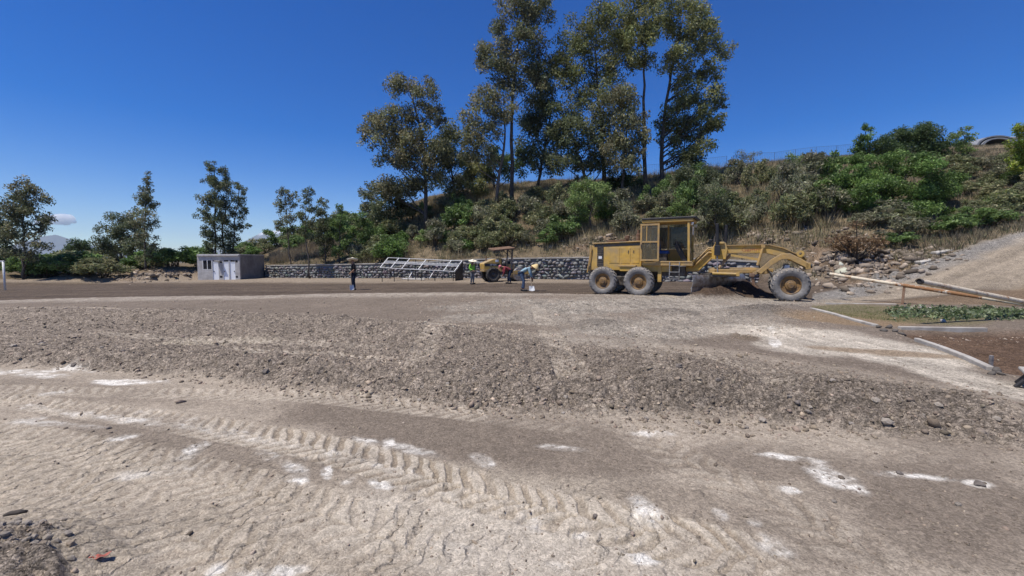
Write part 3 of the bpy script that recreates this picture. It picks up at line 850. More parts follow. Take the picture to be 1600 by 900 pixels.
def bank_rubble():
    g = np.random.default_rng(15)
    uu = []; 
    for (u, v, a, b, n) in ((1335, 412, 90, 34, 900), (960, 387, 100, 10, 500), (1190, 378, 60, 13, 350), (225, 433, 95, 6, 350), (1430, 400, 60, 16, 160)):
        q = g.normal(0, .55, (n, 2)); uu += [(u + i * a, v + j * b) for i, j in q]
    P = []
    for u, v in uu:
        d = ray(u, v); ds = np.linspace(18, 62, 160); P.append((d[0] / d[1], d[2] / d[1]))
    P = np.array(P); ds = np.linspace(18, 60, 140)
    X = P[:, 0:1] * ds[None]; Y = np.tile(ds, (len(P), 1)); Z = CAMZ + P[:, 1:2] * ds[None]
    Gz = macro(X.ravel(), Y.ravel()).reshape(X.shape)
    k = np.argmax(Z <= Gz, axis=1); ok = (Z <= Gz).any(1)
    x = X[np.arange(len(P)), k][ok]; y = Y[np.arange(len(P)), k][ok]
    sz = np.clip(np.exp(g.normal(math.log(.10), .5, len(x))), .04, .32)
    V, Fc = rocks(np.stack([x, y, surface(x, y) + sz * .1], 1), sz, seed=16)
    me = quads_mesh('bank_rubble', V, Fc)
    c = np.array([.24, .195, .15])[None] * np.exp(g.normal(0, .35, len(x)))[:, None]
    set_col(me, np.repeat(np.clip(c, .03, .5), 12, 0))
    o = link('bank_rubble', me, M['stone']); struct(o, 'stuff'); o['label'] = 'broken brown rock and clods on the bare cut banks'
bank_rubble()

def loose_stones():
    g = np.random.default_rng(9)
    protos = []
    for k in range(5):
        bm = bmesh.new(); bmesh.ops.create_icosphere(bm, subdivisions=1 if k % 2 else 2, radius=1)
        for v in bm.verts:
            n_ = 1 + .22 * math.sin(3.1 * v.co.x + k) * math.cos(2.7 * v.co.y - k) + g.uniform(-.20, .20)
            v.co *= n_; v.co.z *= .68; v.co.y *= .85
        me = bpy.data.meshes.new('stone'); bm.to_mesh(me); bm.free()
        c = np.array([(.40, .345, .28), (.30, .26, .215), (.21, .18, .155), (.36, .315, .265), (.32, .26, .20)][k])
        set_col(me, np.tile(c, (len(me.vertices), 1)) * (1 + .12 * g.normal(0, 1, (len(me.vertices), 1))))
        me.materials.append(M['stone']); protos.append(me)
    spots = [(1385, 671, 9, 0), (1190, 661, 8, 0), (1262, 656, 6, 1), (1245, 650, 6, 2), (1232, 645, 5, 1), (1530, 760, 7, 2), (930, 806, 5, 2), (1405, 742, 5, 2), (1303, 787, 5, 1), (1497, 791, 5, 1),
             (700, 617, 5, 3), (560, 610, 5, 2), (415, 592, 7, 2), (170, 664, 4, 2), (655, 626, 5, 3), (780, 633, 5, 0), (880, 648, 5, 3), (1010, 655, 6, 1), (1090, 662, 6, 0), (1330, 668, 5, 3), (1440, 664, 6, 1), (740, 600, 5, 1), (840, 602, 6, 2), (1120, 630, 6, 2), (1060, 610, 7, 2), (1160, 600, 6, 1), (1300, 625, 6, 3)]
    for i in range(26):
        u = g.uniform(20, 1560); th = 0
        vv = np.interp(u, [0, 200, 400, 560, 700, 820, 950, 1060, 1200, 1350, 1450, 1560], [562, 579, 604, 622, 633, 641, 651, 662, 669, 673, 676, 690])
        spots.append((u, vv - g.uniform(-4, 24), g.uniform(3.5, 6), int(g.integers(5))))
    for i in range(60):
        spots.append((max(2, g.normal(20, 45)), min(899, g.normal(872, 22)), g.uniform(2.5, 6.5), [0, 1, 3, 4, 0][int(g.integers(5))]))
    for (u, v, px, k) in spots:
        x, y = gp(u, v)
        rad = px * math.hypot(x, y, CAMZ) / F * .68
        z = ground(x, y)
        o = link('stone', protos[k], None, None, (x, y, z + rad * .25), (g.uniform(-.3, .3), g.uniform(-.3, .3), g.uniform(0, 6.3)))
        o.scale = (rad, rad, rad)
        tag(o, 'fist sized loose stone lying at the foot of the rubble berm', 'stone', 'loose stones beside the rubble berm')
        if v > 800 and u < 220: tag(o, 'pale broken stone in the gravel heap beside the red scrap', 'stone', 'stones of the gravel heap by the red scrap')
        elif v > 735: tag(o, 'dark lone stone lying on the pale rutted dust', 'stone', 'dark stones on the rutted dust')
loose_stones()

# ------------------------------------------------------------------ foliage
def leaves(cent, rad, n, size, pal, g, droop=.35, shell=.55, squash=1.0, wid=.42, clumpvar=.22):
    """leaf quads around clump centres; returns verts, faces, colours"""
    cent = np.asarray(cent); rad = np.asarray(rad); K = len(cent)
    cnt = np.maximum(3, n.astype(int)) if hasattr(n, '__len__') else np.full(K, int(n))
    ci = np.repeat(np.arange(K), cnt); m = len(ci)
    d = g.normal(0, 1, (m, 3)); d /= np.linalg.norm(d, axis=1, keepdims=True)
    rr = g.uniform(0, 1, m) ** shell
    p = cent[ci] + d * (rr * rad[ci])[:, None] * np.array([1, 1, squash])
    ax = g.normal(0, 1, (m, 3)) + d * .5; ax[:, 2] -= droop * 2.0
    ax /= np.linalg.norm(ax, axis=1, keepdims=True)
    nb = g.normal(0, 1, (m, 3)); nb[:, 2] += .6
    sd = np.cross(ax, nb); sd /= np.linalg.norm(sd, axis=1, keepdims=True) + 1e-9
    L = size * g.uniform(.6, 1.35, m)
    W = L * wid
    V = np.stack([p - ax * L[:, None] * .5, p + sd * W[:, None] * .5 - ax * (L * .05)[:, None], p + ax * L[:, None] * .5, p - sd * W[:, None] * .5 - ax * (L * .05)[:, None]], 1)
    Fc = np.arange(m * 4).reshape(m, 4)
    pal = np.asarray(pal)
    cw = g.integers(0, len(pal), K); lw = g.integers(0, len(pal), m)
    c = np.where((g.uniform(0, 1, m) < .6)[:, None], pal[cw[ci]], pal[lw])
    c = c * np.exp(g.normal(0, clumpvar, K))[ci][:, None] * np.exp(g.normal(0, .22, m))[:, None]
    return V.reshape(-1, 3), Fc, np.repeat(np.clip(c, .008, .5), 4, 0)

PAL = {
    'euc': [(.075, .085, .042), (.095, .098, .055), (.060, .072, .038), (.115, .105, .06)],
    'euc_dark': [(.045, .058, .028), (.062, .072, .036), (.080, .085, .045)],
    'euc_brown': [(.108, .106, .056), (.090, .095, .048), (.125, .112, .062), (.078, .085, .042)],
    'euc_gold': [(.110, .115, .045), (.095, .105, .045), (.078, .092, .038), (.128, .124, .05)],
    'green': [(.070, .105, .032), (.085, .125, .040), (.055, .085, .026)],
    'light': [(.125, .175, .055), (.100, .150, .045), (.15, .19, .07)],
    'lime': [(.17, .22, .03), (.13, .19, .03), (.20, .22, .04)],
    'dark': [(.032, .050, .020), (.042, .064, .024), (.055, .080, .028)],
    'darkgreen': [(.055, .092, .024), (.072, .115, .030), (.09, .135, .036), (.042, .072, .02)],
    'grey': [(.155, .150, .098), (.125, .13, .078), (.18, .165, .11), (.11, .12, .065)],
    'olive': [(.10, .11, .052), (.13, .13, .065), (.085, .098, .045), (.15, .14, .075)],
    'dry': [(.17, .105, .055), (.21, .14, .075), (.13, .08, .045)],
}
PAL = {k: np.array(v) * {'light': 1.6, 'lime': 1.4, 'dry': 1.2, 'grey': 1.6, 'euc_dark': 2.1, 'olive': 1.9}.get(k, 1.95) for k, v in PAL.items()}
def grow_tree(name, label, base, lobes, pal, g, group=None, trunk=None, tr=.22, leaf=.30, dens=1.0, bark='bark', cat='tree', depth_spread=.8, squash=.85, droop=.18, clumps=9):
    """base=(u,depth); lobes=[(u,v,ru,rv)] in pixels at the tree's own distance; trunk=[(u,v),...] optional"""
    u0, d = base
    x0, y0 = (u0 - 800) / F * d, d
    z0 = ground(x0, y0) - .12
    k = d / F
    root = thing(name, label, cat, (x0, y0, z0), 0, group)
    B = np.array([x0, y0, z0])
    LC = []; LR = []
    for (u, v, ru, rv) in lobes:
        off = g.uniform(-1, 1) * depth_spread * ru * k
        p = at(u, v, d + off)
        LC.append(p - B); fs = 1.0 if (name == 'eucalyptus_tree' and leaf < .26) else 1.22
        LR.append((ru * k * fs, ru * k * g.uniform(.8, 1.1) * fs, rv * k * fs))
    LC = np.array(LC); LR = np.array(LR)
    if trunk:
        tp = [np.zeros(3)] + [at(u, v, d + .15 * i) - B for i, (u, v) in enumerate(trunk)]
    else:
        top = LC[np.argmax(LC[:, 2])]
        tp = [np.zeros(3)] + [np.array([top[0] * f + g.uniform(-.15, .15), top[1] * f * .5, top[2] * f]) for f in (.2, .4, .6, .8, 1.0)]
    tp = np.array(tp); tz = tp[:, 2]
    H = tz[-1]
    mb = MB()
    tt = np.linspace(0, 1, 12)
    seg = np.linspace(0, len(tp) - 1, 12)
    path = np.stack([np.interp(seg, np.arange(len(tp)), tp[:, i]) for i in range(3)], 1)
    path[1:-1, :2] += g.normal(0, .05, (10, 2))
    mb.tube(path, [tr * (1.25 if i == 0 else (1 - .86 * t)) for i, t in enumerate(tt)], 8)
    cc = []; cr = []
    for c, rr in zip(LC, LR):
        hd = math.hypot(c[0] - np.interp(c[2], path[:, 2], path[:, 0]), c[1] - np.interp(c[2], path[:, 2], path[:, 1]))
        zs = np.clip(c[2] - rr[2] * .5 - hd * .75, H * .10, H * .93)
        s = np.array([np.interp(zs, path[:, 2], path[:, 0]), np.interp(zs, path[:, 2], path[:, 1]), zs])
        e = c + np.array([0, 0, rr[2] * .1])
        mid = s * .45 + e * .55 + np.array([0, 0, -.10 * hd]) + g.normal(0, .12, 3)
        q1 = s * .75 + mid * .25 + g.normal(0, .06, 3)
        r0 = max(.03, tr * (1 - .8 * zs / H) * .5)
        mb.tube([s, q1, mid, mid * .4 + e * .6 + g.normal(0, .1, 3), e], [r0, r0 * .8, r0 * .6, r0 * .42, r0 * .25], 6)
        for j in range(clumps):
            dd = g.normal(0, 1, 3); dd /= np.linalg.norm(dd)
            pz = c + dd * rr * g.uniform(.45, .95)
            cc.append(pz); cr.append(float(np.mean(rr)) * g.uniform(.32, .52))
            if j % 2 == 0:
                m2 = (e + pz) / 2 + g.normal(0, .12, 3)
                mb.tube([mid * .4 + e * .6, m2, pz], [r0 * .32, r0 * .2, .012], 4)
        cc.append(c); cr.append(float(np.mean(rr)) * .45)
    mb.build('trunk', M[bark], root, smooth=True)
    cc = np.array(cc); cr = np.array(cr)
    n = dens * 104 * (cr / .55) ** 2 * (.27 / leaf) ** 2
    V, Fc, c = leaves(cc, cr * 1.15, np.clip(n, 14, 900), leaf, PAL[pal], g, droop=droop, squash=squash)
    me = quads_mesh('crown', V, Fc); set_col(me, c)
    link('crown', me, M['leaf'], root)
    return root

G = np.random.default_rng(21)
def T(*a, **k): return grow_tree('eucalyptus_tree', *a, **k)
# ---- the tall group on the hill
T('broad brownish eucalyptus standing apart at the hill edge with spreading limbs', (667, 51),
  [(625, 135, 22, 22), (660, 140, 18, 22), (640, 170, 26, 22), (605, 185, 24, 18), (672, 175, 18, 22), (590, 210, 24, 18), (572, 215, 12, 16), (620, 215, 26, 20), (655, 215, 24, 22), (610, 250, 24, 20), (640, 255, 30, 24), (680, 250, 26, 26),
   (600, 290, 22, 20), (630, 295, 26, 22), (665, 290, 26, 22), (690, 190, 10, 10)],
  'euc_brown', G, trunk=[(665, 300), (664, 250), (658, 200), (645, 155), (635, 130)], tr=.26, dens=.85, bark='bark')
T('dense golden olive eucalyptus with rounded crown low beside the broad one', (712, 56),
  [(700, 220, 26, 20), (725, 225, 20, 18), (690, 250, 24, 20), (720, 255, 26, 22), (740, 275, 20, 18), (705, 285, 26, 18), (745, 295, 18, 12)],
  'euc_gold', G, tr=.2, dens=.95)
T('tallest slender grey green eucalyptus with forked dark trunks on hill', (800, 50),
  [(818, 8, 26, 20), (842, 15, 20, 26), (795, 25, 24, 24), (830, 50, 28, 26), (790, 65, 26, 24), (845, 80, 18, 24), (812, 90, 28, 24), (785, 105, 22, 20), (830, 115, 24, 22), (765, 90, 20, 20), (755, 85, 14, 14), (845, 125, 16, 20), (800, 135, 22, 18), (820, -15, 26, 18), (848, -10, 16, 16)],
  'euc', G, trunk=[(799, 260), (800, 200), (802, 140), (806, 90), (816, 40), (824, 5)], tr=.24, dens=.8)
T('leaning grey barked eucalyptus with loose crown in front of the tallest one', (777, 48.5),
  [(752, 165, 26, 20), (735, 185, 16, 16), (775, 150, 22, 20), (745, 210, 24, 18), (730, 215, 12, 14), (770, 195, 22, 20), (757, 240, 24, 14), (790, 175, 18, 18), (735, 240, 14, 12)],
  'euc_brown', G, trunk=[(776, 300), (783, 260), (789, 220), (789, 190), (780, 160)], tr=.23, dens=.7, bark='bark_pale')
T('low dark rounded tree between the trunks of the tall eucalyptus group', (775, 57),
  [(768, 240, 12, 11), (785, 250, 16, 12), (765, 268, 14, 10), (800, 262, 16, 14), (820, 250, 18, 16)], 'dark', G, tr=.14, dens=1.2)
T('narrow olive eucalyptus filling the gap behind the tallest trunk', (838, 54),
  [(850, 125, 24, 22), (835, 160, 24, 24), (860, 160, 22, 22), (845, 195, 26, 22), (825, 205, 20, 20), (860, 215, 20, 22), (838, 240, 24, 20), (855, 255, 22, 16), (870, 110, 16, 18)],
  'euc_dark', G, tr=.2, dens=.8)
T('olive eucalyptus with wide flat topped crown left of the pale straight trunk', (943, 51),
  [(905, 45, 24, 18), (935, 35, 26, 20), (960, 25, 22, 18), (885, 70, 22, 18), (915, 80, 26, 20), (950, 70, 28, 22), (975, 55, 20, 20), (890, 110, 24, 20), (925, 115, 28, 22), (960, 110, 26, 22), (875, 95, 14, 16), (900, 145, 26, 20), (945, 150, 28, 20), (980, 95, 16, 20)],
  'euc_gold', G, trunk=[(942, 230), (938, 180), (934, 140), (930, 90), (932, 45)], tr=.27, dens=.75)
T('bushy dark eucalyptus low in the middle of the tall group', (925, 49.5),
  [(880, 180, 24, 20), (905, 190, 26, 22), (875, 215, 22, 20), (930, 200, 26, 22), (895, 235, 24, 20), (925, 240, 26, 20), (950, 225, 22, 20), (880, 255, 18, 14), (945, 258, 22, 14), (905, 262, 20, 14)],
  'euc_dark', G, tr=.23, dens=.85)
T('drooping brown olive eucalyptus hanging over the dark mound on hill', (968, 47.5),
  [(965, 155, 24, 16), (985, 150, 22, 16), (955, 180, 24, 18), (990, 180, 22, 20), (970, 205, 26, 20), (998, 205, 16, 18), (960, 235, 22, 18), (990, 238, 20, 18), (975, 258, 22, 12)],
  'euc_brown', G, tr=.17, dens=.85, droop=.6)
T('eucalyptus with straight bare lower trunk rising through the tall group', (1007, 48.5),
  [(1000, 5, 26, 20), (1025, -5, 24, 18), (985, 30, 22, 20), (1010, 40, 26, 22), (1000, 70, 24, 20), (1005, 85, 20, 14), (980, 60, 18, 18), (1030, 30, 20, 22), (1018, -25, 24, 16)],
  'euc_gold', G, trunk=[(1007, 230), (1006, 170), (1006, 120), (1008, 70), (1008, 20)], tr=.24, dens=.75, bark='bark')
T('wide many limbed eucalyptus at the right end of tall group', (1031, 50),
  [(1060, 15, 24, 18), (1085, 25, 24, 18), (1105, 40, 18, 16), (1050, 50, 26, 22), (1085, 60, 26, 20), (1110, 60, 16, 14), (1125, 80, 18, 13), (1045, 90, 24, 20), (1080, 95, 24, 16), (1105, 110, 22, 14), (1118, 118, 10, 10), (1070, 130, 20, 14),
   (1085, 150, 26, 14), (1110, 150, 22, 15), (1122, 165, 12, 12), (1060, 165, 20, 14), (1095, 175, 22, 12), (1120, 190, 18, 9), (1105, 198, 20, 10), (1055, 195, 22, 14), (1040, 200, 16, 16), (1080, 205, 22, 12), (1090, 235, 22, 14), (1070, 245, 22, 12), (1048, 225, 14, 12)],
  'euc_gold', G, trunk=[(1033, 255), (1036, 200), (1042, 150), (1052, 100), (1062, 50), (1070, 15)], tr=.28, dens=.75)
T('thin olive sapling between the wide eucalyptus and the dark hill bush', (1068, 52), [(1068, 165, 16, 14), (1075, 195, 18, 14), (1062, 215, 16, 14), (1090, 220, 16, 12), (1078, 245, 22, 12)], 'euc_dark', G, tr=.12, dens=.8)
# ---- hill edge to the left, small trees
T('shaded slim eucalyptus under the broad brownish one', (612, 53), [(610, 305, 18, 20), (595, 320, 16, 18), (625, 325, 18, 18), (608, 340, 18, 14), (585, 335, 14, 14)], 'euc_dark', G, tr=.13, dens=.9)
T('grey green young eucalyptus at the left foot of the hill', (583, 55), [(580, 300, 12, 16), (572, 320, 14, 16), (590, 325, 14, 16), (565, 345, 14, 14), (580, 350, 16, 14)], 'euc', G, tr=.12, dens=.9)
T('pale green bushy tree on hill behind golden eucalyptus', (742, 70), [(735, 255, 16, 14), (755, 270, 16, 14), (725, 285, 16, 14), (745, 295, 18, 12), (760, 290, 12, 12)], 'euc_brown', G, tr=.14, dens=.8, cat='tree')
# ---- row on the left
gl = 'young eucalyptus row'
T('leafy eucalyptus above the dirt bank beside the white goal post', (38, 43),
  [(42, 290, 20, 18), (25, 305, 20, 18), (55, 310, 18, 18), (38, 325, 24, 18), (18, 335, 18, 16), (60, 340, 18, 16), (40, 355, 22, 16), (68, 358, 12, 12), (20, 365, 20, 14), (55, 380, 20, 12), (72, 345, 8, 10), (30, 392, 20, 12), (48, 400, 14, 10)],
  'euc', G, trunk=[(38, 410), (36, 370), (38, 330), (40, 295)], tr=.14, leaf=.24, dens=.8)
T('dark eucalyptus at the far left, half hidden by the leafy one', (-8, 47), [(-5, 340, 22, 20), (8, 370, 18, 18), (-15, 375, 20, 18), (5, 400, 20, 16), (-20, 410, 20, 14), (14, 395, 12, 12)], 'euc_dark', G, tr=.14, leaf=.24, dens=.9)
T('tall thin spire shaped eucalyptus above the dirt bank', (227, 47.5),
  [(232, 278, 7, 10), (229, 295, 11, 12), (222, 312, 14, 12), (236, 320, 11, 12), (226, 335, 16, 12), (218, 350, 13, 10), (238, 350, 13, 11), (228, 368, 15, 10), (240, 385, 11, 8), (218, 385, 10, 8), (230, 398, 10, 8)],
  'euc', G, trunk=[(227, 400), (226, 350), (228, 300), (231, 275)], tr=.11, leaf=.22, dens=.85)
T('low spreading tree with layered crown left of the spire eucalyptus', (190, 58), [(195, 345, 20, 10), (212, 355, 16, 10), (175, 358, 20, 10), (195, 370, 24, 10), (165, 378, 16, 10), (205, 385, 22, 10), (180, 392, 22, 10)], 'euc_dark', G, tr=.15, leaf=.26, dens=.9)
T('small round tree far behind the bush line on the left', (127, 75), [(127, 380, 14, 8), (117, 388, 12, 7), (138, 388, 12, 7), (128, 395, 18, 7)], 'dark', G, tr=.12, leaf=.3, dens=1)
T('tallest of the dense eucalyptus pair rising behind the block hut', (335, 53),
  [(334, 263, 11, 12), (326, 282, 14, 14), (340, 290, 13, 16), (323, 308, 15, 14), (338, 315, 15, 16), (320, 332, 14, 14), (334, 345, 15, 16), (320, 362, 13, 13), (332, 375, 14, 14), (325, 388, 10, 10)],
  'euc_dark', G, trunk=[(337, 390), (335, 340), (334, 290), (334, 262)], tr=.14, leaf=.23, dens=.95)
T('second dense dark eucalyptus standing behind the block hut', (349, 54.5),
  [(352, 272, 10, 12), (350, 295, 12, 14), (356, 318, 13, 15), (350, 340, 14, 15), (358, 362, 13, 14), (350, 380, 13, 14), (358, 395, 12, 10)],
  'euc_dark', G, tr=.13, leaf=.23, dens=1.0)
T('shorter eucalyptus leaning out behind the grey side of the hut', (366, 53.5),
  [(376, 292, 9, 11), (372, 310, 11, 12), (380, 328, 8, 10), (368, 335, 12, 14), (372, 355, 10, 10), (385, 353, 7, 5), (366, 375, 11, 12), (362, 392, 12, 10)],
  'euc_dark', G, trunk=[(364, 390), (366, 350), (372, 310), (376, 290)], tr=.12, leaf=.22, dens=.9)
T('thin twin stemmed eucalyptus right of the block hut', (455, 50.5),
  [(447, 302, 13, 10), (455, 315, 11, 12), (440, 322, 12, 12), (452, 338, 13, 12), (438, 350, 10, 9), (456, 360, 8, 10), (433, 352, 5, 7)],
  'euc', G, trunk=[(453, 400), (450, 360), (447, 325), (447, 300)], tr=.09, leaf=.22, dens=.8)
T('slender dark eucalyptus leaning in front of the stone wall', (484, 45.5),
  [(481, 300, 9, 10), (478, 316, 11, 12), (487, 325, 9, 12), (472, 335, 11, 12), (482, 346, 11, 12), (474, 362, 10, 10), (484, 372, 6, 8)],
  'euc_dark', G, trunk=[(482, 405), (477, 375), (477, 340), (480, 300)], tr=.10, leaf=.21, dens=.9)
T('short leafy eucalyptus by the stone wall right of the leaning one', (510, 48),
  [(504, 318, 9, 10), (498, 335, 12, 12), (512, 340, 12, 12), (503, 355, 14, 12), (518, 362, 12, 12), (498, 372, 13, 12), (512, 380, 14, 12), (505, 395, 12, 10)],
  'euc_dark', G, tr=.10, leaf=.22, dens=.95)
T('olive green young tree with pointed top at the hill foot', (531, 47),
  [(531, 328, 8, 8), (527, 345, 12, 12), (538, 355, 12, 12), (525, 368, 14, 12), (540, 378, 14, 12), (528, 392, 14, 10)],
  'green', G, tr=.10, leaf=.22, dens=1.0)
T('green rounded tree where the scrub begins left of hill', (562, 49),
  [(560, 342, 14, 12), (575, 350, 14, 12), (550, 362, 14, 12), (568, 370, 16, 14), (585, 368, 14, 14), (555, 385, 16, 12), (578, 390, 16, 12)],
  'green', G, tr=.12, leaf=.23, dens=1.05)
# ---- right side
grow_tree('broad_tree', 'wide dark green tree low on the slope above the brown uprooted bush', (1390, 31.5),
  [(1300, 300, 26, 14), (1320, 285, 24, 14), (1290, 285, 16, 10), (1345, 275, 30, 18), (1380, 262, 30, 18), (1420, 265, 30, 18), (1455, 280, 30, 16), (1480, 285, 22, 10), (1350, 305, 34, 20), (1395, 300, 36, 22), (1440, 310, 34, 20), (1470, 310, 24, 14), (1310, 322, 26, 14),
   (1360, 330, 32, 18), (1410, 335, 34, 18), (1450, 335, 28, 16), (1330, 340, 24, 12), (1385, 345, 30, 12), (1430, 350, 26, 10), (1300, 310, 20, 10), (1375, 280, 34, 16), (1340, 255, 18, 12)],
  'darkgreen', G, tr=.2, leaf=.17, dens=1.25, cat='tree', depth_spread=1.0, squash=.6, droop=.05)
grow_tree('domed_tree', 'dark domed tree on top of the right hill', (1420, 47),
  [(1410, 215, 24, 14), (1440, 210, 24, 14), (1385, 230, 22, 16), (1425, 225, 28, 18), (1462, 225, 20, 16), (1400, 245, 26, 16), (1445, 245, 28, 16), (1475, 240, 16, 14), (1375, 250, 20, 14)],
  'dark', G, tr=.2, leaf=.22, dens=1.2, droop=.05)
grow_tree('pointed_shrub_tree', 'narrow upright dark tree beside the domed one', (1350, 46), [(1353, 202, 7, 8), (1350, 216, 11, 9), (1345, 230, 12, 10), (1355, 240, 14, 10), (1335, 248, 14, 10)], 'darkgreen', G, tr=.1, leaf=.2, dens=1.1, droop=.05)
grow_tree('small_tree', 'small light leaved tree near the arched roof', (1502, 46), [(1505, 207, 8, 8), (1494, 213, 8, 7), (1514, 216, 8, 7), (1504, 222, 11, 8), (1496, 232, 9, 8), (1510, 236, 8, 7)], 'light', G, tr=.08, leaf=.2, dens=.8)
grow_tree('leafy_tree', 'bright yellow green leafy tree at the right edge of hill', (1606, 34), [(1590, 205, 12, 10), (1606, 200, 14, 12), (1595, 225, 14, 12), (1612, 228, 16, 14), (1590, 245, 12, 10), (1606, 255, 16, 12), (1588, 262, 10, 8), (1625, 245, 18, 16)], 'lime', G, tr=.1, leaf=.2, dens=.95, droop=.2)
grow_tree('thin_tree', 'dark thin stemmed tree rising behind the motor grader arm', (1117, 33.5),
  [(1110, 300, 14, 14), (1128, 308, 12, 12), (1105, 322, 14, 12), (1130, 330, 12, 12), (1118, 318, 14, 14), (1098, 335, 9, 8)], 'euc_dark', G, trunk=[(1116, 375), (1118, 350), (1115, 325), (1118, 300)], tr=.1, leaf=.15, dens=.55)
grow_tree('wispy_tree', 'wispy yellow green tree on skyline above the scrub', (1240, 46), [(1232, 250, 12, 8), (1248, 252, 14, 9), (1264, 250, 12, 9), (1225, 268, 14, 9), (1245, 272, 18, 10), (1270, 265, 10, 8), (1212, 282, 12, 8)], 'light', G, tr=.06, leaf=.17, dens=.45, droop=.1)
grow_tree('bare_tree', 'nearly leafless grey tree on skyline right of tall group', (1168, 50), [(1160, 245, 10, 10), (1175, 242, 10, 9), (1168, 256, 12, 9)], 'grey', G, tr=.06, leaf=.13, dens=.35, droop=0)
grow_tree('broad_bush_tree', 'large dark green bush under the right end of tall trees', (1085, 45), [(1060, 280, 20, 14), (1085, 270, 22, 14), (1108, 275, 18, 14), (1050, 300, 22, 16), (1080, 300, 26, 18), (1110, 298, 20, 16), (1065, 318, 22, 12), (1098, 318, 22, 12)], 'euc_dark', G, tr=.12, leaf=.2, dens=1.05, droop=.1)
grow_tree('dark_bush_tree', 'black green shaded bush mound beneath the tall eucalyptus', (970, 52), [(955, 285, 18, 10), (978, 283, 18, 12), (995, 290, 14, 10), (965, 297, 20, 10)], 'dark', G, tr=.1, leaf=.22, dens=1.4, droop=.05)
grow_tree('light_bush_tree', 'light green leafy bush on the slope below the tall group', (920, 41), [(905, 297, 16, 10), (930, 292, 18, 10), (945, 305, 14, 10), (895, 312, 16, 10), (920, 312, 20, 12), (940, 322, 16, 10), (905, 328, 16, 9)], 'light', G, tr=.08, leaf=.19, dens=.75, droop=.1)
grow_tree('light_bush_tree', 'light green shrub right behind the grader cab roof', (1063, 38.5), [(1052, 325, 12, 7), (1068, 318, 13, 7), (1080, 328, 12, 7), (1060, 335, 14, 7)], 'light', G, tr=.06, leaf=.17, dens=.75, droop=.1)

# ------------------------------------------------------------------ shrubs: a few kinds, copied
def shrub_proto(pal, g, n_cl, leaf, dens, tall=1.0, stems=9, wisp=False, squash=.8):
    cc = []; cr = []; mb = MB()
    for i in range(n_cl):
        a = g.uniform(0, 6.283); rad = g.uniform(0, 1) ** .6 * .42
        h = tall * (.28 + .62 * g.uniform(0, 1) * (1 - .75 * (rad / .45) ** 2))
        cc.append((rad * math.cos(a), rad * math.sin(a), h)); cr.append(g.uniform(.13, .22))
    for i in range(stems):
        t = cc[int(g.integers(len(cc)))]
        mb.tube([(g.uniform(-.06, .06), g.uniform(-.06, .06), -.05), (t[0] * .45, t[1] * .45, t[2] * .5), (t[0] * (1.1 if wisp else 1), t[1] * (1.1 if wisp else 1), t[2] * (1.15 if wisp else 1))], [.02, .013, .004], 4, cap=False)
    V1 = np.array(mb.v); F1 = [f for f in mb.f]
    V2, F2, c2 = leaves(np.array(cc), np.array(cr), np.full(n_cl, dens), leaf, PAL[pal], g, droop=-.05 if wisp else .1, squash=squash, shell=.6)
    V = np.concatenate([V1, V2]); Fc = np.concatenate([np.array(F1), F2 + len(V1)])
    me = quads_mesh('shrub', V, Fc)
    set_col(me, np.concatenate([np.tile((.12, .10, .08), (len(V1), 1)), c2]))
    me.materials.append(M['leaf'])
    return me
GS = np.random.default_rng(33)
SHR = {'grey': [shrub_proto('grey', GS, 20, .085, 85, wisp=True, stems=14) for _ in range(3)],
       'green': [shrub_proto('green', GS, 20, .09, 100) for _ in range(3)],
       'dark': [shrub_proto('darkgreen', GS, 22, .09, 110) for _ in range(2)],
       'light': [shrub_proto('light', GS, 18, .10, 80) for _ in range(2)],
       'lime': [shrub_proto('lime', GS, 16, .10, 80)],
       'dry': [shrub_proto('dry', GS, 18, .06, 90, wisp=True, stems=30, squash=.7)],
       'olive': [shrub_proto('olive', GS, 20, .09, 95, wisp=True) for _ in range(3)]}
def shrub(kind, u, v, w, h, label, group=None, d=None, sink=.06):
    if d is None: x, y, z = hit(u, v)
    else:
        x, y = (u - 800) / F * d, d; z = ground(x, y)
    o = link('shrub', SHR[kind][int(GS.integers(len(SHR[kind])))], None, None, (x, y, z - sink), (0, 0, GS.uniform(0, 6.28)))
    o.scale = (w, w * GS.uniform(.85, 1.15), h)
    return tag(o, label, 'shrub', group)
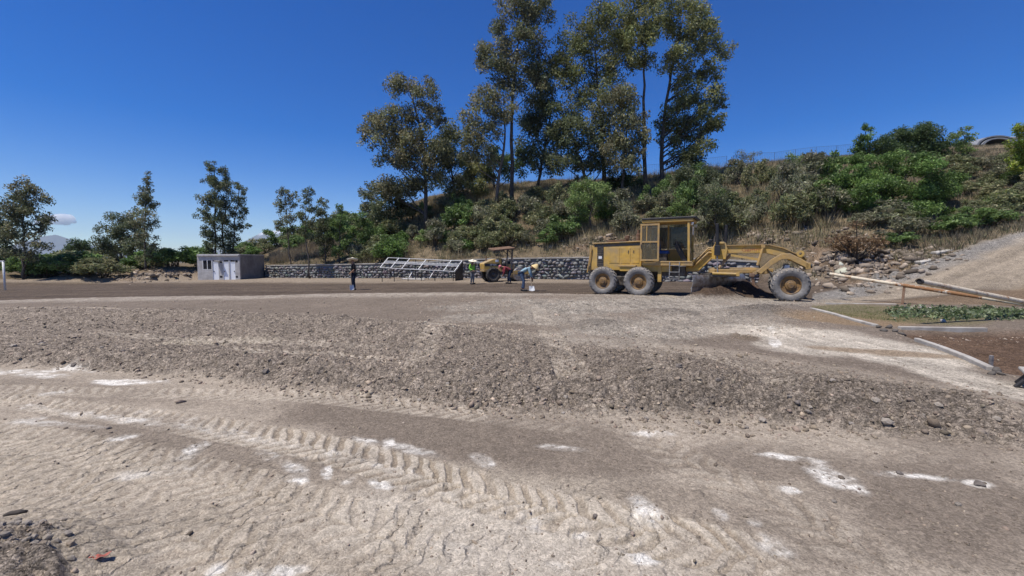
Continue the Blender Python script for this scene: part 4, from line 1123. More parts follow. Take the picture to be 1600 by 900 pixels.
# single shrubs one can point to
shrub('light', 787, 362, 2.2, 1.6, 'bright green shrub on the slope under the leaning eucalyptus')
shrub('light', 716, 347, 2.0, 1.9, 'bright green shrub below the dry grass brow')
shrub('light', 662, 383, 2.0, 1.9, 'small bright green shrub under the broad brownish eucalyptus')
shrub('lime', 1560, 322, 2.0, 1.3, 'yellow green shrub alone on the right slope')
shrub('lime', 848, 346, 1.4, 1.3, 'yellowish shrub low on the slope behind the roller')
shrub('dry', 1338, 402, 2.9, 2.4, 'brown dry uprooted bush lying on the cut bank')
shrub('dry', 1318, 395, 1.7, 1.0, 'small brown heap of dry twigs beside the uprooted bush', sink=.0)
for (u, v) in ((1490, 365), (1520, 358), (1545, 352)):
    shrub('green', u, v, 2.2, 1.5, 'blue green shrub at the upper edge of the gravel ramp', 'shrubs along the gravel ramp')
for i in range(135):
    u = GS.uniform(545, 1300)
    top = np.interp(u, [545, 600, 700, 800, 900, 1000, 1100, 1200, 1300], [385, 355, 322, 318, 312, 305, 292, 275, 270])
    bot = np.interp(u, [545, 620, 730, 850, 880, 1050, 1180, 1230, 1300], [414, 412, 405, 398, 384, 378, 374, 368, 362])
    v = GS.uniform(top, bot)
    kind = ['grey', 'olive', 'grey', 'green', 'olive', 'grey', 'olive', 'dark'][int(GS.integers(8))]
    if u > 1130 and kind in ('dark', 'green') and GS.uniform() < .7: kind = 'grey'
    s = GS.uniform(1.6, 3.3)
    lab = {'grey': 'grey green twiggy scrub bush on the dry hillside', 'olive': 'olive brown scrub bush on the dry hillside', 'green': 'leafy green scrub bush on the dry hillside', 'dark': 'dark green scrub bush on the dry hillside'}[kind]
    shrub(kind, u, v, s * GS.uniform(.8, 1.25), s * GS.uniform(.75, 1.3), lab, kind + ' scrub on the hillside')
for i in range(58):
    u = GS.uniform(1300, 1640); v = GS.uniform(np.interp(u, [1300, 1400, 1500, 1640], [262, 262, 250, 245]), np.interp(u, [1300, 1400, 1500, 1640], [358, 385, 362, 330]))
    if 1290 < u < 1490 and 250 < v < 350: continue
    kind = ['grey', 'olive', 'green'][int(GS.integers(3))]
    s = GS.uniform(1.3, 2.5)
    shrub(kind, u, v, s * 1.2, s * .75, {'grey': 'grey green low bush on the right hand slope', 'olive': 'olive low bush on the right hand slope', 'green': 'green low bush on the right hand slope'}[kind], kind + ' bushes on the right slope')
for i in range(44):
    u = GS.uniform(-60, 318); d = GS.uniform(45.5, 66)
    if i < 14: u = GS.uniform(40, 165); d = GS.uniform(44.2, 46.5)
    if d < 48 and 170 < u < 318: d += 2.5
    s = GS.uniform(2.0, 3.6)
    shrub(['green', 'dark', 'olive', 'green'][i % 4], u, 0, s * 1.25, s * GS.uniform(.75, .95) * (1 if d < 55 else 1.15), 'feathery green bush in the thicket above the dirt bank', 'thicket above the dirt bank', d=d)
for i in range(24):
    u = GS.uniform(378, 560); d = GS.uniform(58, 82)
    s = GS.uniform(2.0, 3.6)
    shrub(['green', 'olive', 'green', 'dark'][i % 4], u, 0, s * 1.3, s * .95, 'green bush on the rise behind the stone wall', 'bushes on the rise behind the wall', d=d)
for i in range(9):
    u = GS.uniform(425, 560); d = GS.uniform(52, 58)
    s = GS.uniform(.9, 1.7)
    shrub(['grey', 'olive'][i % 2], u, 0, s * 1.2, s * .8, 'low grey bush among dry grass above the stone wall', 'low bushes above the stone wall', d=d)

# ------------------------------------------------------------------ dry grass on the slopes, turf, cut leaves
def blades(name, label, xs, ys, h, pal, g, per=7, spread=.16, lean=.35, w=.03, mat_='straw'):
    n = len(xs); zs = surface(xs, ys)
    ci = np.repeat(np.arange(n), per); m = len(ci)
    a = g.uniform(0, 6.283, m); sp = g.uniform(0, spread, m)
    b = np.stack([xs[ci] + sp * np.cos(a), ys[ci] + sp * np.sin(a), zs[ci] - .04], 1)
    hh = h[ci] * g.uniform(.5, 1.15, m); ln = g.uniform(0, lean, m) * hh
    tip = b + np.stack([ln * np.cos(a), ln * np.sin(a), hh], 1)
    o_ = g.uniform(0, 3.14, m); ww = w * g.uniform(.6, 1.4, m)
    side = np.stack([np.cos(o_) * ww, np.sin(o_) * ww, 0 * ww], 1)
    V = np.stack([b - side, b + side, tip], 1).reshape(-1, 3)
    Fc = np.arange(m * 3).reshape(m, 3)
    pal = np.asarray(pal); c = pal[g.integers(0, len(pal), n)][ci] * np.exp(g.normal(0, .2, m))[:, None]
    me = quads_mesh(name, V, Fc); set_col(me, np.repeat(np.clip(c, .02, .6), 3, 0))
    o = link(name, me, M[mat_]); struct(o, 'stuff'); o['label'] = label
def hill_grass():
    g = np.random.default_rng(44)
    n = 55000
    u = g.uniform(380, 1680, n); d = g.uniform(20, 68, n)
    x = (u - 800) / F * d; y = d
    z, col, gr, turf, rub = surface(x, y, True)
    wx = np.array([p[0] for p in WALLXY]); wy = np.array([p[1] for p in WALLXY])
    th = np.arctan2(x, y); wr = np.interp(th, np.arctan2(wx, wy), np.hypot(wx, wy), left=48, right=0)
    k = (gr > .55) & (np.hypot(x, y) > wr + .9) & (vnoise(x / 2.5, y / 2.5, 8) + .35 > g.uniform(-.6, .6, n))
    k &= ~((x > -34.5) & (x < -28) & (y > 45) & (y < 51.5))
    x, y = x[k], y[k]
    h = g.uniform(.14, .5, len(x)) * (1 + .4 * vnoise(x / 4, y / 4, 12))
    blades('dry_grass', 'straw coloured dry grass and weeds covering the slopes', x, y, h,
           [(.27, .22, .14), (.22, .18, .12), (.31, .26, .17), (.17, .165, .095), (.13, .14, .075), (.20, .175, .125)], g, per=8, spread=.35, w=.020, lean=.8)
    # brow of the hill, tall pale grass
    u = g.uniform(675, 790, 900); d = g.uniform(53, 62, 900)
    x = (u - 800) / F * d
    blades('tall_dry_grass', 'tall pale dry grass on the brow between the eucalyptus trunks', x, d, g.uniform(.7, 1.3, 900), [(.40, .32, .19), (.34, .27, .16), (.27, .22, .12)], g, per=14, spread=.4, w=.025)
    u = g.uniform(425, 545, 1100); d = g.uniform(51.5, 60, 1100)
    x = (u - 800) / F * d
    blades('tall_dry_grass', 'tall pale dry grass above the stone wall beside the hut', x, d, g.uniform(.5, 1.2, 1100), [(.36, .29, .19), (.30, .24, .15), (.25, .20, .13)], g, per=14, spread=.4, w=.025)
    u = g.uniform(560, 1300, 6500); t = g.uniform(0, 1, 6500)
    d0 = np.interp(u, [560, 730, 900, 1100, 1300], [46, 41, 38, 34, 27]); d = d0 + t * 24
    x = (u - 800) / F * d
    k = fbm(x / 3.0, d / 3.0, 2, 66) > -.15
    blades('tall_dry_grass', 'tall straw coloured grass between the scrub on the hillside', x[k], d[k], g.uniform(.5, 1.25, int(k.sum())), [(.38, .31, .19), (.32, .26, .16), (.27, .23, .14), (.24, .23, .12)], g, per=11, spread=.45, w=.022, lean=.6)
    # turf strip
    pts = []
    n = 5200
    u = g.uniform(1270, 1560, n); v = g.uniform(478, 512, n)
    P = np.array([gp(a, b) for a, b in zip(u, v)])
    e = ellipse(u, v, 1370, 490, 120, 11, 6)
    k = (e + g.uniform(0, .6, n) < 1.1) & (u - 1268 > (v - 482) * 3.2)
    P = P[k]
    blades('turf', 'thin green and dry turf strip beside the concrete kerb', P[:, 0], P[:, 1], g.uniform(.03, .09, len(P)), [(.13, .17, .05), (.17, .19, .07), (.26, .23, .12), (.10, .14, .04)], g, per=9, spread=.09, lean=.8, w=.006)
    # cut leafy branches
    n = 260
    u = g.uniform(1395, 1640, n); v = g.normal(489, 5.0, n) + (u - 1500) * .015
    v = np.clip(v, 478, 501)
    P = np.array([gp(a, b) for a, b in zip(u, v)])
    zz = surface(P[:, 0], P[:, 1])
    C = np.stack([P[:, 0], P[:, 1], zz + g.uniform(.0, .07, n)], 1)
    V, Fc, c = leaves(C, np.full(n, .26), np.full(n, 16), .12, [(.15, .20, .09), (.24, .28, .17), (.09, .13, .05), (.18, .21, .10)], g, droop=0, squash=.35, wid=.4)
    me = quads_mesh('cut_leaves', V, Fc); set_col(me, c)
    o = link('cut_leaves', me, M['leaf']); struct(o, 'stuff'); o['label'] = 'heap of cut grey green leafy branches under the white pipes'
hill_grass()

# ------------------------------------------------------------------ stone retaining wall
def stone_wall():
    g = np.random.default_rng(55)
    P = np.array(WALLXY); Hh = np.array(WALLH)
    root = thing('retaining_wall', 'long grey stone retaining wall with pale coping at the foot of hill', 'wall', (P[4][0], P[4][1], 0))
    off = np.array([P[4][0], P[4][1], 0])
    core = MB(); cop = MB(); pos = []; size = []
    seg = np.hypot(*(P[1:] - P[:-1]).T); cum = np.concatenate([[0], np.cumsum(seg)])
    Ltot = cum[-1]; n = int(Ltot / .9)
    ss = np.linspace(0, Ltot, n)
    cx = np.interp(ss, cum, P[:, 0]); cy = np.interp(ss, cum, P[:, 1]); ch = np.interp(ss, cum, Hh)
    cz = field_z(cx)
    for i in range(n - 1):
        a = np.array([cx[i], cy[i]]); b = np.array([cx[i + 1], cy[i + 1]]); d = (b - a) / np.linalg.norm(b - a); nrm = np.array([-d[1], d[0]])   # away from the field
        q = []
        for p, h, z in ((a, ch[i], cz[i]), (b, ch[i + 1], cz[i + 1])):
            q.append((p, h, z))
        V = []
        for p, h, z in q:
            for t, zz in ((0, z - .5), (0.06, z + h), (.5, z + h), (.5, z - .5)):
                V.append((p[0] + nrm[0] * t - off[0], p[1] + nrm[1] * t - off[1], zz))
        core.add(V, [(0, 1, 5, 4), (1, 2, 6, 5), (2, 3, 7, 6), (3, 0, 4, 7)])
        V = []
        jj = .03 * math.sin(i * 1.7)
        for p, h, z in q:
            for t, zz in ((-.05, h + .003), (-.05, h + .10 + jj * .5), (.55, h + .11 + jj * .5), (.55, h + .003)):
                V.append((p[0] + nrm[0] * t - off[0], p[1] + nrm[1] * t - off[1], z + zz))
        cop.add(V, [(0, 1, 5, 4), (1, 2, 6, 5), (2, 3, 7, 6), (3, 0, 4, 7), (0, 3, 2, 1), (4, 5, 6, 7)])
    core.build('core', M['mortar'], root)
    cop.build('coping', M['concrete_light'], root)
    s = 0
    row = .26
    for k in range(8):
        s = g.uniform(0, .3)
        while s < Ltot:
            w = g.uniform(.26, .50)
            h = np.interp(s, cum, Hh)
            zc = (k + .5) * row + g.uniform(-.05, .05)
            if zc < h - .03:
                x = np.interp(s, cum, P[:, 0]); y = np.interp(s, cum, P[:, 1])
                pos.append((x - off[0], y - off[1], field_z(x) + zc - .12)); size.append(w * .58)
            s += w * .92
    pos = np.array(pos); size = np.array(size)
    V, Fc = rocks(pos, size, (.5, .72), 56)
    me = quads_mesh('stones', V, Fc)
    c = np.array([.205, .198, .19])[None] * np.exp(g.normal(0, .13, len(pos)))[:, None] * (1 + .05 * g.normal(0, 1, (len(pos), 3)))
    set_col(me, np.repeat(np.clip(c, .03, .42), 12, 0))
    o = link('stones', me, M['stone'], root); struct(o, 'stuff')
stone_wall()

# ------------------------------------------------------------------ block hut
def hut():
    y0 = 46.0
    X = lambda u: (u - 800) / F * y0
    def Z(v): return float(at(362, v, y0)[2])
    xl, xr = X(309), X(375)
    zb, zt = Z(438) - .05, Z(398.5)
    root = thing('block_hut', 'small flat roofed concrete block hut with three white doors', 'hut', (xl, y0, zb))
    ox, oy, oz = xl, y0, zb
    B = lambda mb, x0, x1, ya, yb, za, zc: mb.box(((x0 + x1) / 2 - ox, (ya + yb) / 2 - oy, (za + zc) / 2 - oz), (x1 - x0, yb - ya, zc - za))
    depth = 4.6; t = .16
    # front wall: pieces around the openings
    doors = [(332.8, 341.8), (349.4, 357.6), (359.6, 367.8)]
    zd = Z(409)
    mb = MB()
    xs = [xl] + [X(u) for d in doors for u in d] + [xr]
    win = (X(317.3), X(331.8), Z(421.5), Z(406))
    B(mb, xl, xr, y0, y0 + t, zd + .16, zt)                                  # lintel
    B(mb, xl, win[0], y0, y0 + t, zb, zd + .16)
    B(mb, win[0], xs[1], y0, y0 + t, zb, win[2])
    B(mb, win[1], xs[1], y0, y0 + t, win[2], zd + .16)
    for a, b in ((xs[2], xs[3]), (xs[4], xs[5]), (xs[6], xr)): B(mb, a, b, y0, y0 + t, zb, zd + .16)
    mb.build('front_wall', M['concrete'], root)
    mb = MB(); B(mb, xr - .15, xr + .0, y0 + t, y0 + depth, zb, zt - .012); mb.build('side_wall', M['shade_grey'], root)['label'] = 'rough side wall with shade painted into its dark grey'  # wall turned from the sun, its shade put into the colour
    mb = MB(); B(mb, xl, xl + .15, y0 + t, y0 + depth, zb, zt - .012); B(mb, xl + .15, xr - .15, y0 + depth - .15, y0 + depth, zb, zt - .012); mb.build('rear_wall', M['shade_grey'], root)
    mb = MB(); B(mb, xl + .05, xr - .03, y0 - .12, y0 - .003, zt - .12, zt + .02); B(mb, xl - .02, xr + .02, y0, y0 + depth + .03, zt - .01, zt + .10); mb.build('roof_slab', M['concrete'], root, bevel=.01)
    mb = MB(); B(mb, xl + .15, xr - .15, y0 + 1.2, y0 + 1.25, zb, zt - .02); mb.build('partition', M['dark'], root)
    for i, (a, b) in enumerate(doors):
        mb = MB(); B(mb, X(a) + .02, X(b) - .02, y0 + .05, y0 + .09, zb + .02, zd - .05)
        d = mb.build('door', M['whitedoor'], root, bevel=.005)
        hx = X(a) + .10 if i < 2 else X(b) - .10
        h = MB(); h.box((hx - ox, .05 - .03, 1.0), (.05, .05, .13)); h.bar((hx - ox, .0, 1.02), (hx - ox + (.1 if i < 2 else -.1), .0, 1.02), .02, .02); h.build('handle', M['darksteel'], d)
        fr = MB()
        for xx in (X(a), X(b)): B(fr, xx - .02 if xx == X(b) else xx, xx if xx == X(b) else xx + .02, y0 + .02, y0 + .12, zb, zd + .15)
        B(fr, X(a) + .02, X(b) - .02, y0 + .02, y0 + .12, zd - .05, zd)
        fr.build('door_frame', M['whitedoor'], d)
    fr = MB()
    x0, x1, z0, z1 = win
    for a, b, c, d_ in ((x0, x1, z0, z0 + .05), (x0, x1, z1 - .05, z1), (x0, x0 + .05, z0 + .05, z1 - .05), (x1 - .05, x1, z0 + .05, z1 - .05), ((x0 + x1) / 2 - .03, (x0 + x1) / 2 + .03, z0 + .05, z1 - .05)):
        B(fr, a, b, y0 - .01, y0 + .08, c, d_)
    w = fr.build('window', M['white'], root)
    for a, b in ((x0 + .05, (x0 + x1) / 2 - .03), ((x0 + x1) / 2 + .03, x1 - .05)):
        p = MB(); B(p, a, b, y0 + .05, y0 + .06, z0 + .05, z1 - .05); p.build('pane', M['dark'], w)
        p = MB()
        for kz in (.33, .66): B(p, a, b, y0 + .03, y0 + .045, z0 + (z1 - z0) * kz - .012, z0 + (z1 - z0) * kz + .012)
        p.build('glazing_bar', M['black'], w)
    for a, b, c, d_ in ((344, 347.8, 411, 408.2), (368.6, 372.2, 410, 406.5), (343.5, 347.5, 434, 431), (368.4, 371.6, 434, 431)):
        p = MB(); B(p, X(a), X(b), y0 - .006, y0 + .02, Z(c), Z(d_)); p.build('vent_opening', M['dark'], root)
    p = MB(); B(p, X(339), X(347), y0 - .34, y0 - .02, Z(408.5), Z(406.8)); p.build('lamp_shelf', M['concrete_light'], root, bevel=.01)
hut()

# ------------------------------------------------------------------ slanted white frame
def white_frame():
    TL, TR = at(607, 402.5, 38.2), at(722, 407.5, 36.6)
    BL, BR = at(594, 418, 36.6), at(710, 424, 34.9)
    g0 = ground((BL[0] + BR[0]) / 2, (BL[1] + BR[1]) / 2)
    O = np.array([BL[0], BL[1], g0])
    root = thing('slanted_frame', 'white painted slanted metal frame with six ribs before the stone wall', 'frame', tuple(O))
    mb = MB()
    for t in np.array([0, .148, .30, .525, .70, .86, 1.0])[[0, 1, 2, 3, 5, 6]]:
        a = TL * (1 - t) + TR * t; b = BL * (1 - t) + BR * t
        r = MB(); r.bar(a - O, b - O, .055, .055); r.build('rib', M['white'], root)
    for f, nm in ((0, 'top_rail'), (.42, 'middle_rail'), (.52, 'middle_rail'), (1, 'bottom_rail')):
        a = TL * (1 - f) + BL * f; b = TR * (1 - f) + BR * f
        r = MB(); r.bar(a - O, b - O, .05, .05); r.build(nm, M['white'], root)
    f0, f1 = .46, .30
    r = MB(); a = TL * .62 + BL * .38; b = TR * .62 + BR * .38
    r.bar(a - O + np.array([0, 0, .045]), b - O + np.array([0, 0, .045]), .20, .03); r.build('seat_plank', M['white'], root)
    for t in (.02, .19, .38, .56, .74, .98):
        for f in (0.04, .96):
            p = (TL * (1 - t) + TR * t) * (1 - f) + (BL * (1 - t) + BR * t) * f
            zg = ground(p[0], p[1]) - .05
            if f < .5: zg = max(zg, -.1)
            r = MB(); r.tube([(p[0] - O[0], p[1] - O[1], p[2] - O[2] - .03), (p[0] - O[0], p[1] - O[1], zg - O[2])], .032, 6)
            r.build('post', M['black'], root)
    pa = BR + np.array([.05, .1, 0]); 
    r = MB()
    V = [BR - O, TR - O, np.array([TR[0], TR[1], ground(TR[0], TR[1] - 1) + .02]) - O, np.array([BR[0], BR[1], g0]) - O]
    V = [v + np.array([.06, 0, -.04]) for v in V]
    r.add(V + [v + np.array([.03, .02, 0]) for v in V], [(0, 1, 2, 3), (7, 6, 5, 4), (0, 4, 5, 1), (1, 5, 6, 2), (2, 6, 7, 3), (3, 7, 4, 0)])
    r.build('end_panel', M['black'], root)
    for (u, v0, v1) in ((640, 425, 434), (672, 427, 435)):
        a = at(u + 4, v0, 36.0); b = at(u - 1, v1, 35.6)
        r = MB(); r.bar(a - O, b - O, .05, .05); r.build('brace', M['white'], root)
    # planks on the ground before it
    for i, (ua, va, ub, vb) in enumerate(((612, 433.4, 640, 434.2), (628, 435.2, 664, 436))):
        a = np.array(gp(ua, va, -.1)); b = np.array(gp(ub, vb, -.1))
        zz = ground((a[0] + b[0]) / 2, (a[1] + b[1]) / 2)
        p = MB(); p.box((0, 0, .04), (float(np.hypot(*(b - a))), .22, .07))
        o = p.build('plank', M['white' if i else 'timber'], None, (float((a[0] + b[0]) / 2), float((a[1] + b[1]) / 2), zz), rot=(0, 0, math.atan2(b[1] - a[1], b[0] - a[0])), bevel=.006)
        tag(o, ['yellowish plank lying under the slanted white frame', 'whitish plank lying under the slanted white frame'][i], 'plank')
white_frame()

# ------------------------------------------------------------------ motor grader
def text_mesh(s, size, name):
    cu = bpy.data.curves.new(name, 'FONT'); cu.body = s; cu.size = size; cu.extrude = .002; cu.align_x = 'CENTER'; cu.align_y = 'CENTER'
    o = bpy.data.objects.new(name, cu); COL.objects.link(o)
    bpy.context.view_layer.update()
    me = bpy.data.meshes.new_from_object(o.evaluated_get(bpy.context.evaluated_depsgraph_get()))
    bpy.data.objects.remove(o); me.name = name
    return me
def tyre_mesh(rad, w, lugs=20, lug_h=.045):
    mb = MB()
    h = w / 2
    prof = [(rad * .52, -h * .62), (rad * .60, -h * .86), (rad * .74, -h * 1.0), (rad * .88, -h * .98), (rad * .955, -h * .80), (rad * .965, 0), (rad * .955, h * .80), (rad * .88, h * .98), (rad * .74, h * 1.0), (rad * .60, h * .86), (rad * .52, h * .62)]
    mb.lathe(prof, axis='Y', n=48)
    for side in (-1, 1):
        for k in range(lugs):
            a0 = 2 * math.pi * (k + (.5 if side > 0 else 0)) / lugs
            V = []
            for (t, yy, r_) in ((0, .02, 1), (0, .98, .97), (0, 1.02, .80)):
                for da, dr in ((-.055, 0), (.055, 0)):
                    a = a0 + da + yy * .22
                    for rr in (rad * .94 * (1 if yy < 1 else .84 / .94), rad * r_ + (lug_h * .2 if yy < .5 else 0)):
                        V.append((rr * math.cos(a), side * h * yy, rr * math.sin(a)))
            Fc = [(0, 1, 3, 2), (8, 10, 11, 9)]
            for b in (0, 4):
                Fc += [(b + 1, b + 5, b + 7, b + 3), (b, b + 4, b + 5, b + 1), (b + 2, b + 3, b + 7, b + 6)]
            mb.add(V, Fc)
    me = new_mesh('tyre', mb.v, mb.f)
    bm = bmesh.new(); bm.from_mesh(me); bmesh.ops.recalc_face_normals(bm, faces=bm.faces); bm.to_mesh(me); bm.free()
    for p in me.polygons: p.use_smooth = len(p.vertices) == 4 and p.area > 0.004
    return me
def rim_mesh(rad, w):
    mb = MB(); h = w / 2
    mb.lathe([(rad * .535, -h * .63), (rad * .53, -h * .72), (rad * .49, -h * .70), (rad * .47, -h * .35), (rad * .30, -h * .25), (rad * .27, -h * .55), (rad * .18, -h * .62), (rad * .16, -h * .80), (.0, -h * .82)], axis='Y', n=32)
    mb.lathe([(rad * .535, h * .63), (rad * .47, h * .3), (0, h * .3)], axis='Y', n=24)
    for k in range(10):
        a = k * math.pi / 5
        mb.lathe([(0, -h * .34), (.02, -h * .34), (.02, -h * .22)], c=(rad * .39 * math.cos(a), 0, rad * .39 * math.sin(a)), axis='Y', n=6)
    return new_mesh('rim', mb.v, mb.f)
def grader():
    z0 = ground(*gr_world(0, -1)) - .02
    root = thing('motor_grader', 'yellow motor grader with open cab standing on the dark graded soil', 'grader', (GR_O[0], GR_O[1], z0), math.atan2(GR_DIR[1], GR_DIR[0]))
    Y, YW, BK, DS = M['yellow'], M['yellow_worn'], M['black'], M['darksteel']
    tm = tyre_mesh(.66, .40); tm.materials.append(M['tyre']); rm = rim_mesh(.66, .40); rm.materials.append(M['rim'])
    for X_ in (0, 1.62, 7.28):
        for s in (-1, 1):
            t = link('tyre', tm, None, root, (X_, s * 1.03, .64), (0, random.uniform(0, 3), math.pi if s > 0 else 0))
            if X_ > 7: t.rotation_euler[2] += .06
            link('rim', rm, None, t)
    for s in (-1, 1):
        b = MB(); b.prism([(-.35, .45), (1.97, .45), (2.05, .66), (1.6, .86), (0, .86), (-.43, .66)], s * .70 - .10, s * .70 + .10); b.build('tandem_case', DS, root, bevel=.02)
    b = MB(); b.tube([(.81, -.8, .72), (.81, .8, .72)], .14, 12); b.box((.81, 0, .86), (.5, .7, .4)); b.build('rear_axle', DS, root)
    # rear frame and engine hood
    b = MB(); b.box((1.2, 0, 1.02), (3.9, .62, .22)); b.box((.2, 0, .9), (1.6, .5, .2)); b.build('rear_frame', DS, root, bevel=.02)
    h = MB(); h.prism([(-.74, 1.12), (1.60, 1.12), (1.60, 2.40), (-.68, 2.34), (-.74, 2.25)], -.56, .56)
    hood = h.build('engine_hood', Y, root, bevel=.025)
    b = MB(); b.prism([(-.70, 2.36), (1.61, 2.42), (1.61, 2.475), (-.70, 2.415)], -.60, .60); b.build('hood_lid', YW, hood, bevel=.012)
    b = MB(); b.prism([(-.60, 2.22), (1.57, 2.27), (1.57, 2.37), (-.60, 2.325)], -.568, -.562); b.build('black_stripe', BK, hood)
    for (a, c) in ((.12, .62), (.66, 1.12), (1.16, 1.52)):
        b = MB(); b.box(((a + c) / 2, -.565, 1.82), (c - a, .016, .72)); p = b.build('side_door', Y, hood, bevel=.006)
        if a > .5:
            q = MB(); q.box((a + .10 if a > 1 else c - .10, -.58, 1.98), (.035, .03, .12)); q.build('latch', DS, p)
        q = MB()
        for zz in (1.56, 1.7, 1.84, 1.98, 2.1):
            q.box((a + .03, -.577, zz), (.02, .01, .02)); q.box((c - .03, -.577, zz), (.02, .01, .02))
        struct(q.build('rivets', YW, p), 'stuff')
    b = MB(); b.box((-.30, -.572, 1.77), (.30, .02, .92)); gl = b.build('grille', DS, hood)
    for k in range(9):
        q = MB(); q.box((-.30, -.585, 1.38 + k * .1), (.27, .012, .028), (R(25), 0, 0)); q.build('louvre', BK, gl)
    q = MB(); q.box((-.30, -.592, 1.72), (.16, .006, .12)); q.build('plate', M['white'], gl)
    b = MB(); b.box((-.80, 0, 1.72), (.10, 1.06, 1.15)); b.box((-.86, 0, 1.2), (.16, 1.15, .22)); b.build('rear_grille', YW, root, bevel=.02)
    b = MB(); b.bar((-.92, -.62, 1.0), (-.72, -.62, 2.2), .05, .05); b.build('rear_handrail', YW, root)
    b = MB(); b.box((1.02, -.72, 1.33), (.80, .30, .07)); b.build('step_shelf', YW, root, bevel=.01)
    b = MB(); b.box((1.02, -.70, 1.19), (.66, .24, .20)); b.build('battery_box', Y, root, bevel=.015)
    b = MB(); b.lathe([(.0, 2.42), (.11, 2.42), (.11, 2.80), (.06, 2.83), (.06, 3.0), (0, 3.0)], (1.30, .1, 0), n=14); b.build('exhaust', M['rust'], root)
    b = MB(); b.lathe([(.0, 2.42), (.08, 2.42), (.08, 2.62), (.13, 2.62), (.13, 2.74), (0, 2.78)], (.75, .25, 0), n=14); b.build('air_cleaner', M['rust'], root)
    b = MB(); b.box((.4, -.1, 2.51), (.9, .5, .06), (0, R(-2), 0)); b.build('hood_clutter', M['rust'], root)
    # cab
    cab = MB(); cab.box((2.72, 0, 1.43), (2.12, 1.50, .16)); cab.box((3.0, -.72, 1.52), (1.5, .10, .06)); cb = cab.build('cab_floor', YW, root, bevel=.012)
    b = MB(); b.box((2.3, 0, 1.22), (1.2, 1.2, .28)); b.box((2.42, -.58, 1.0), (.16, .12, .75)); b.build('cab_support', Y, root, bevel=.012)
    b = MB(); b.box((2.95, 0, 1.1), (1.0, .9, .42)); b.build('transmission', DS, root)
    for (px, py) in ((1.74, -.70), (1.74, .70), (3.62, -.70), (3.62, .70)):
        b = MB(); b.bar((px, py, 1.505), (px + (.0 if px < 2 else -.04), py, 3.22), .09, .09); b.build('cab_post', Y, root, bevel=.008)
    b = MB(); b.box((2.55, .70, 2.4), (.06, .06, 1.64)); b.build('cab_post', Y, root)
    b = MB(); b.box((2.70, 0, 3.30), (2.10, 1.56, .12)); rf = b.build('cab_roof', Y, root, bevel=.02)
    b = MB(); b.box((2.76, 0, 3.405), (2.24, 1.64, .09)); b.build('roof_cap', BK, rf, bevel=.02)
    b = MB(); b.box((1.74, 0, 1.83), (.06, 1.31, .64)); b.box((1.74, 0, 3.15), (.06, 1.31, .16)); b.build('rear_panel', Y, root)
    b = MB(); b.box((1.74, 0, 2.61), (.012, 1.31, .90)); b.build('rear_window', M['glass'], root)
    b = MB(); b.box((2.62, .70, 1.80), (1.68, .04, .58)); b.build('far_side_panel', Y, root)
    for (x0, x1) in ((1.79, 2.51), (2.59, 3.57)):
        b = MB(); b.box(((x0 + x1) / 2, .70, 2.62), (x1 - x0, .010, 1.0)); b.build('far_side_window', M['shade_pane'], root)  # far panes carry the painted dark of the cab interior
    b = MB(); b.box((3.60, 0, 1.72), (.05, 1.31, .42)); b.box((3.58, 0, 3.15), (.05, 1.31, .14)); b.build('front_panel', Y, root)
    for (yy, w) in ((-.34, .6), (.34, .6)):
        b = MB(); b.box((3.59, yy, 2.5), (.010, w, 1.12)); b.build('windscreen_pane', M['glass'], root)
    # door swung back along the side
    d = MB()
    for (x0, x1, za, zc) in ((1.60, 2.42, 1.55, 1.63), (1.60, 2.42, 3.11, 3.19), (1.60, 1.68, 1.63, 3.11), (2.34, 2.42, 1.63, 3.11), (1.68, 2.34, 2.36, 2.43), (1.86, 1.90, 2.43, 3.11)):
        d.box(((x0 + x1) / 2, -.84, (za + zc) / 2), (x1 - x0, .05, zc - za))
    dr = d.build('cab_door', YW, root, bevel=.006)
    for (x0, x1, za, zc) in ((1.90, 2.34, 2.43, 3.11), (1.68, 1.86, 2.43, 3.11), (1.68, 2.34, 1.63, 2.36)):
        b = MB(); b.box(((x0 + x1) / 2, -.84, (za + zc) / 2), (x1 - x0, .010, zc - za)); b.build('door_pane', M['glass'], dr)
    b = MB(); b.box((1.66, -.88, 2.2), (.03, .04, .2)); b.build('door_handle', DS, dr)
    # inside
    b = MB(); b.box((2.45, 0, 1.95), (.5, .5, .14)); b.box((2.22, 0, 2.32), (.13, .48, .68), (0, R(-8), 0)); b.build('seat', M['seat'], root, bevel=.04)
    b = MB(); b.box((2.45, 0, 1.70), (.36, .36, .36)); b.build('seat_base', DS, root)
    b = MB(); b.bar((3.42, 0, 1.5), (3.02, 0, 2.28), .30, .20); b.tube([(3.0, 0, 2.25), (2.94, 0, 2.36)], .03, 8); b.build('console', BK, root)
    sw = MB()
    pts = [(2.93 + .09 * math.cos(t) * .4, .21 * math.sin(t), 2.38 + .21 * math.cos(t) * .55) for t in np.linspace(0, 2 * math.pi, 20)]
    sw.tube(pts, .016, 6, cap=False); sw.build('steering_wheel', BK, root)
    for k in range(6):
        b = MB(); yy = -.33 + k * .13; b.tube([(3.2, yy, 2.0), (3.02, yy, 2.45)], .012, 5); b.build('lever', DS, root)
    # ladder, mirror, lamps
    l = MB()
    for xx in (2.86, 3.26): l.bar((xx, -.80, .72), (xx, -.78, 1.52), .035, .035)
    for zz in (.78, 1.08, 1.36): l.box((3.06, -.80, zz), (.40, .10, .03))
    l.build('ladder', M['steel'], root)
    b = MB(); b.tube([(3.62, -.74, 3.15), (3.80, -.96, 3.12), (3.80, -.98, 2.95)], .014, 6); mi = b.build('mirror_arm', BK, root)
    b = MB(); b.box((3.80, -1.0, 2.80), (.05, .20, .34)); b.build('mirror', M['steel'], mi, bevel=.01)
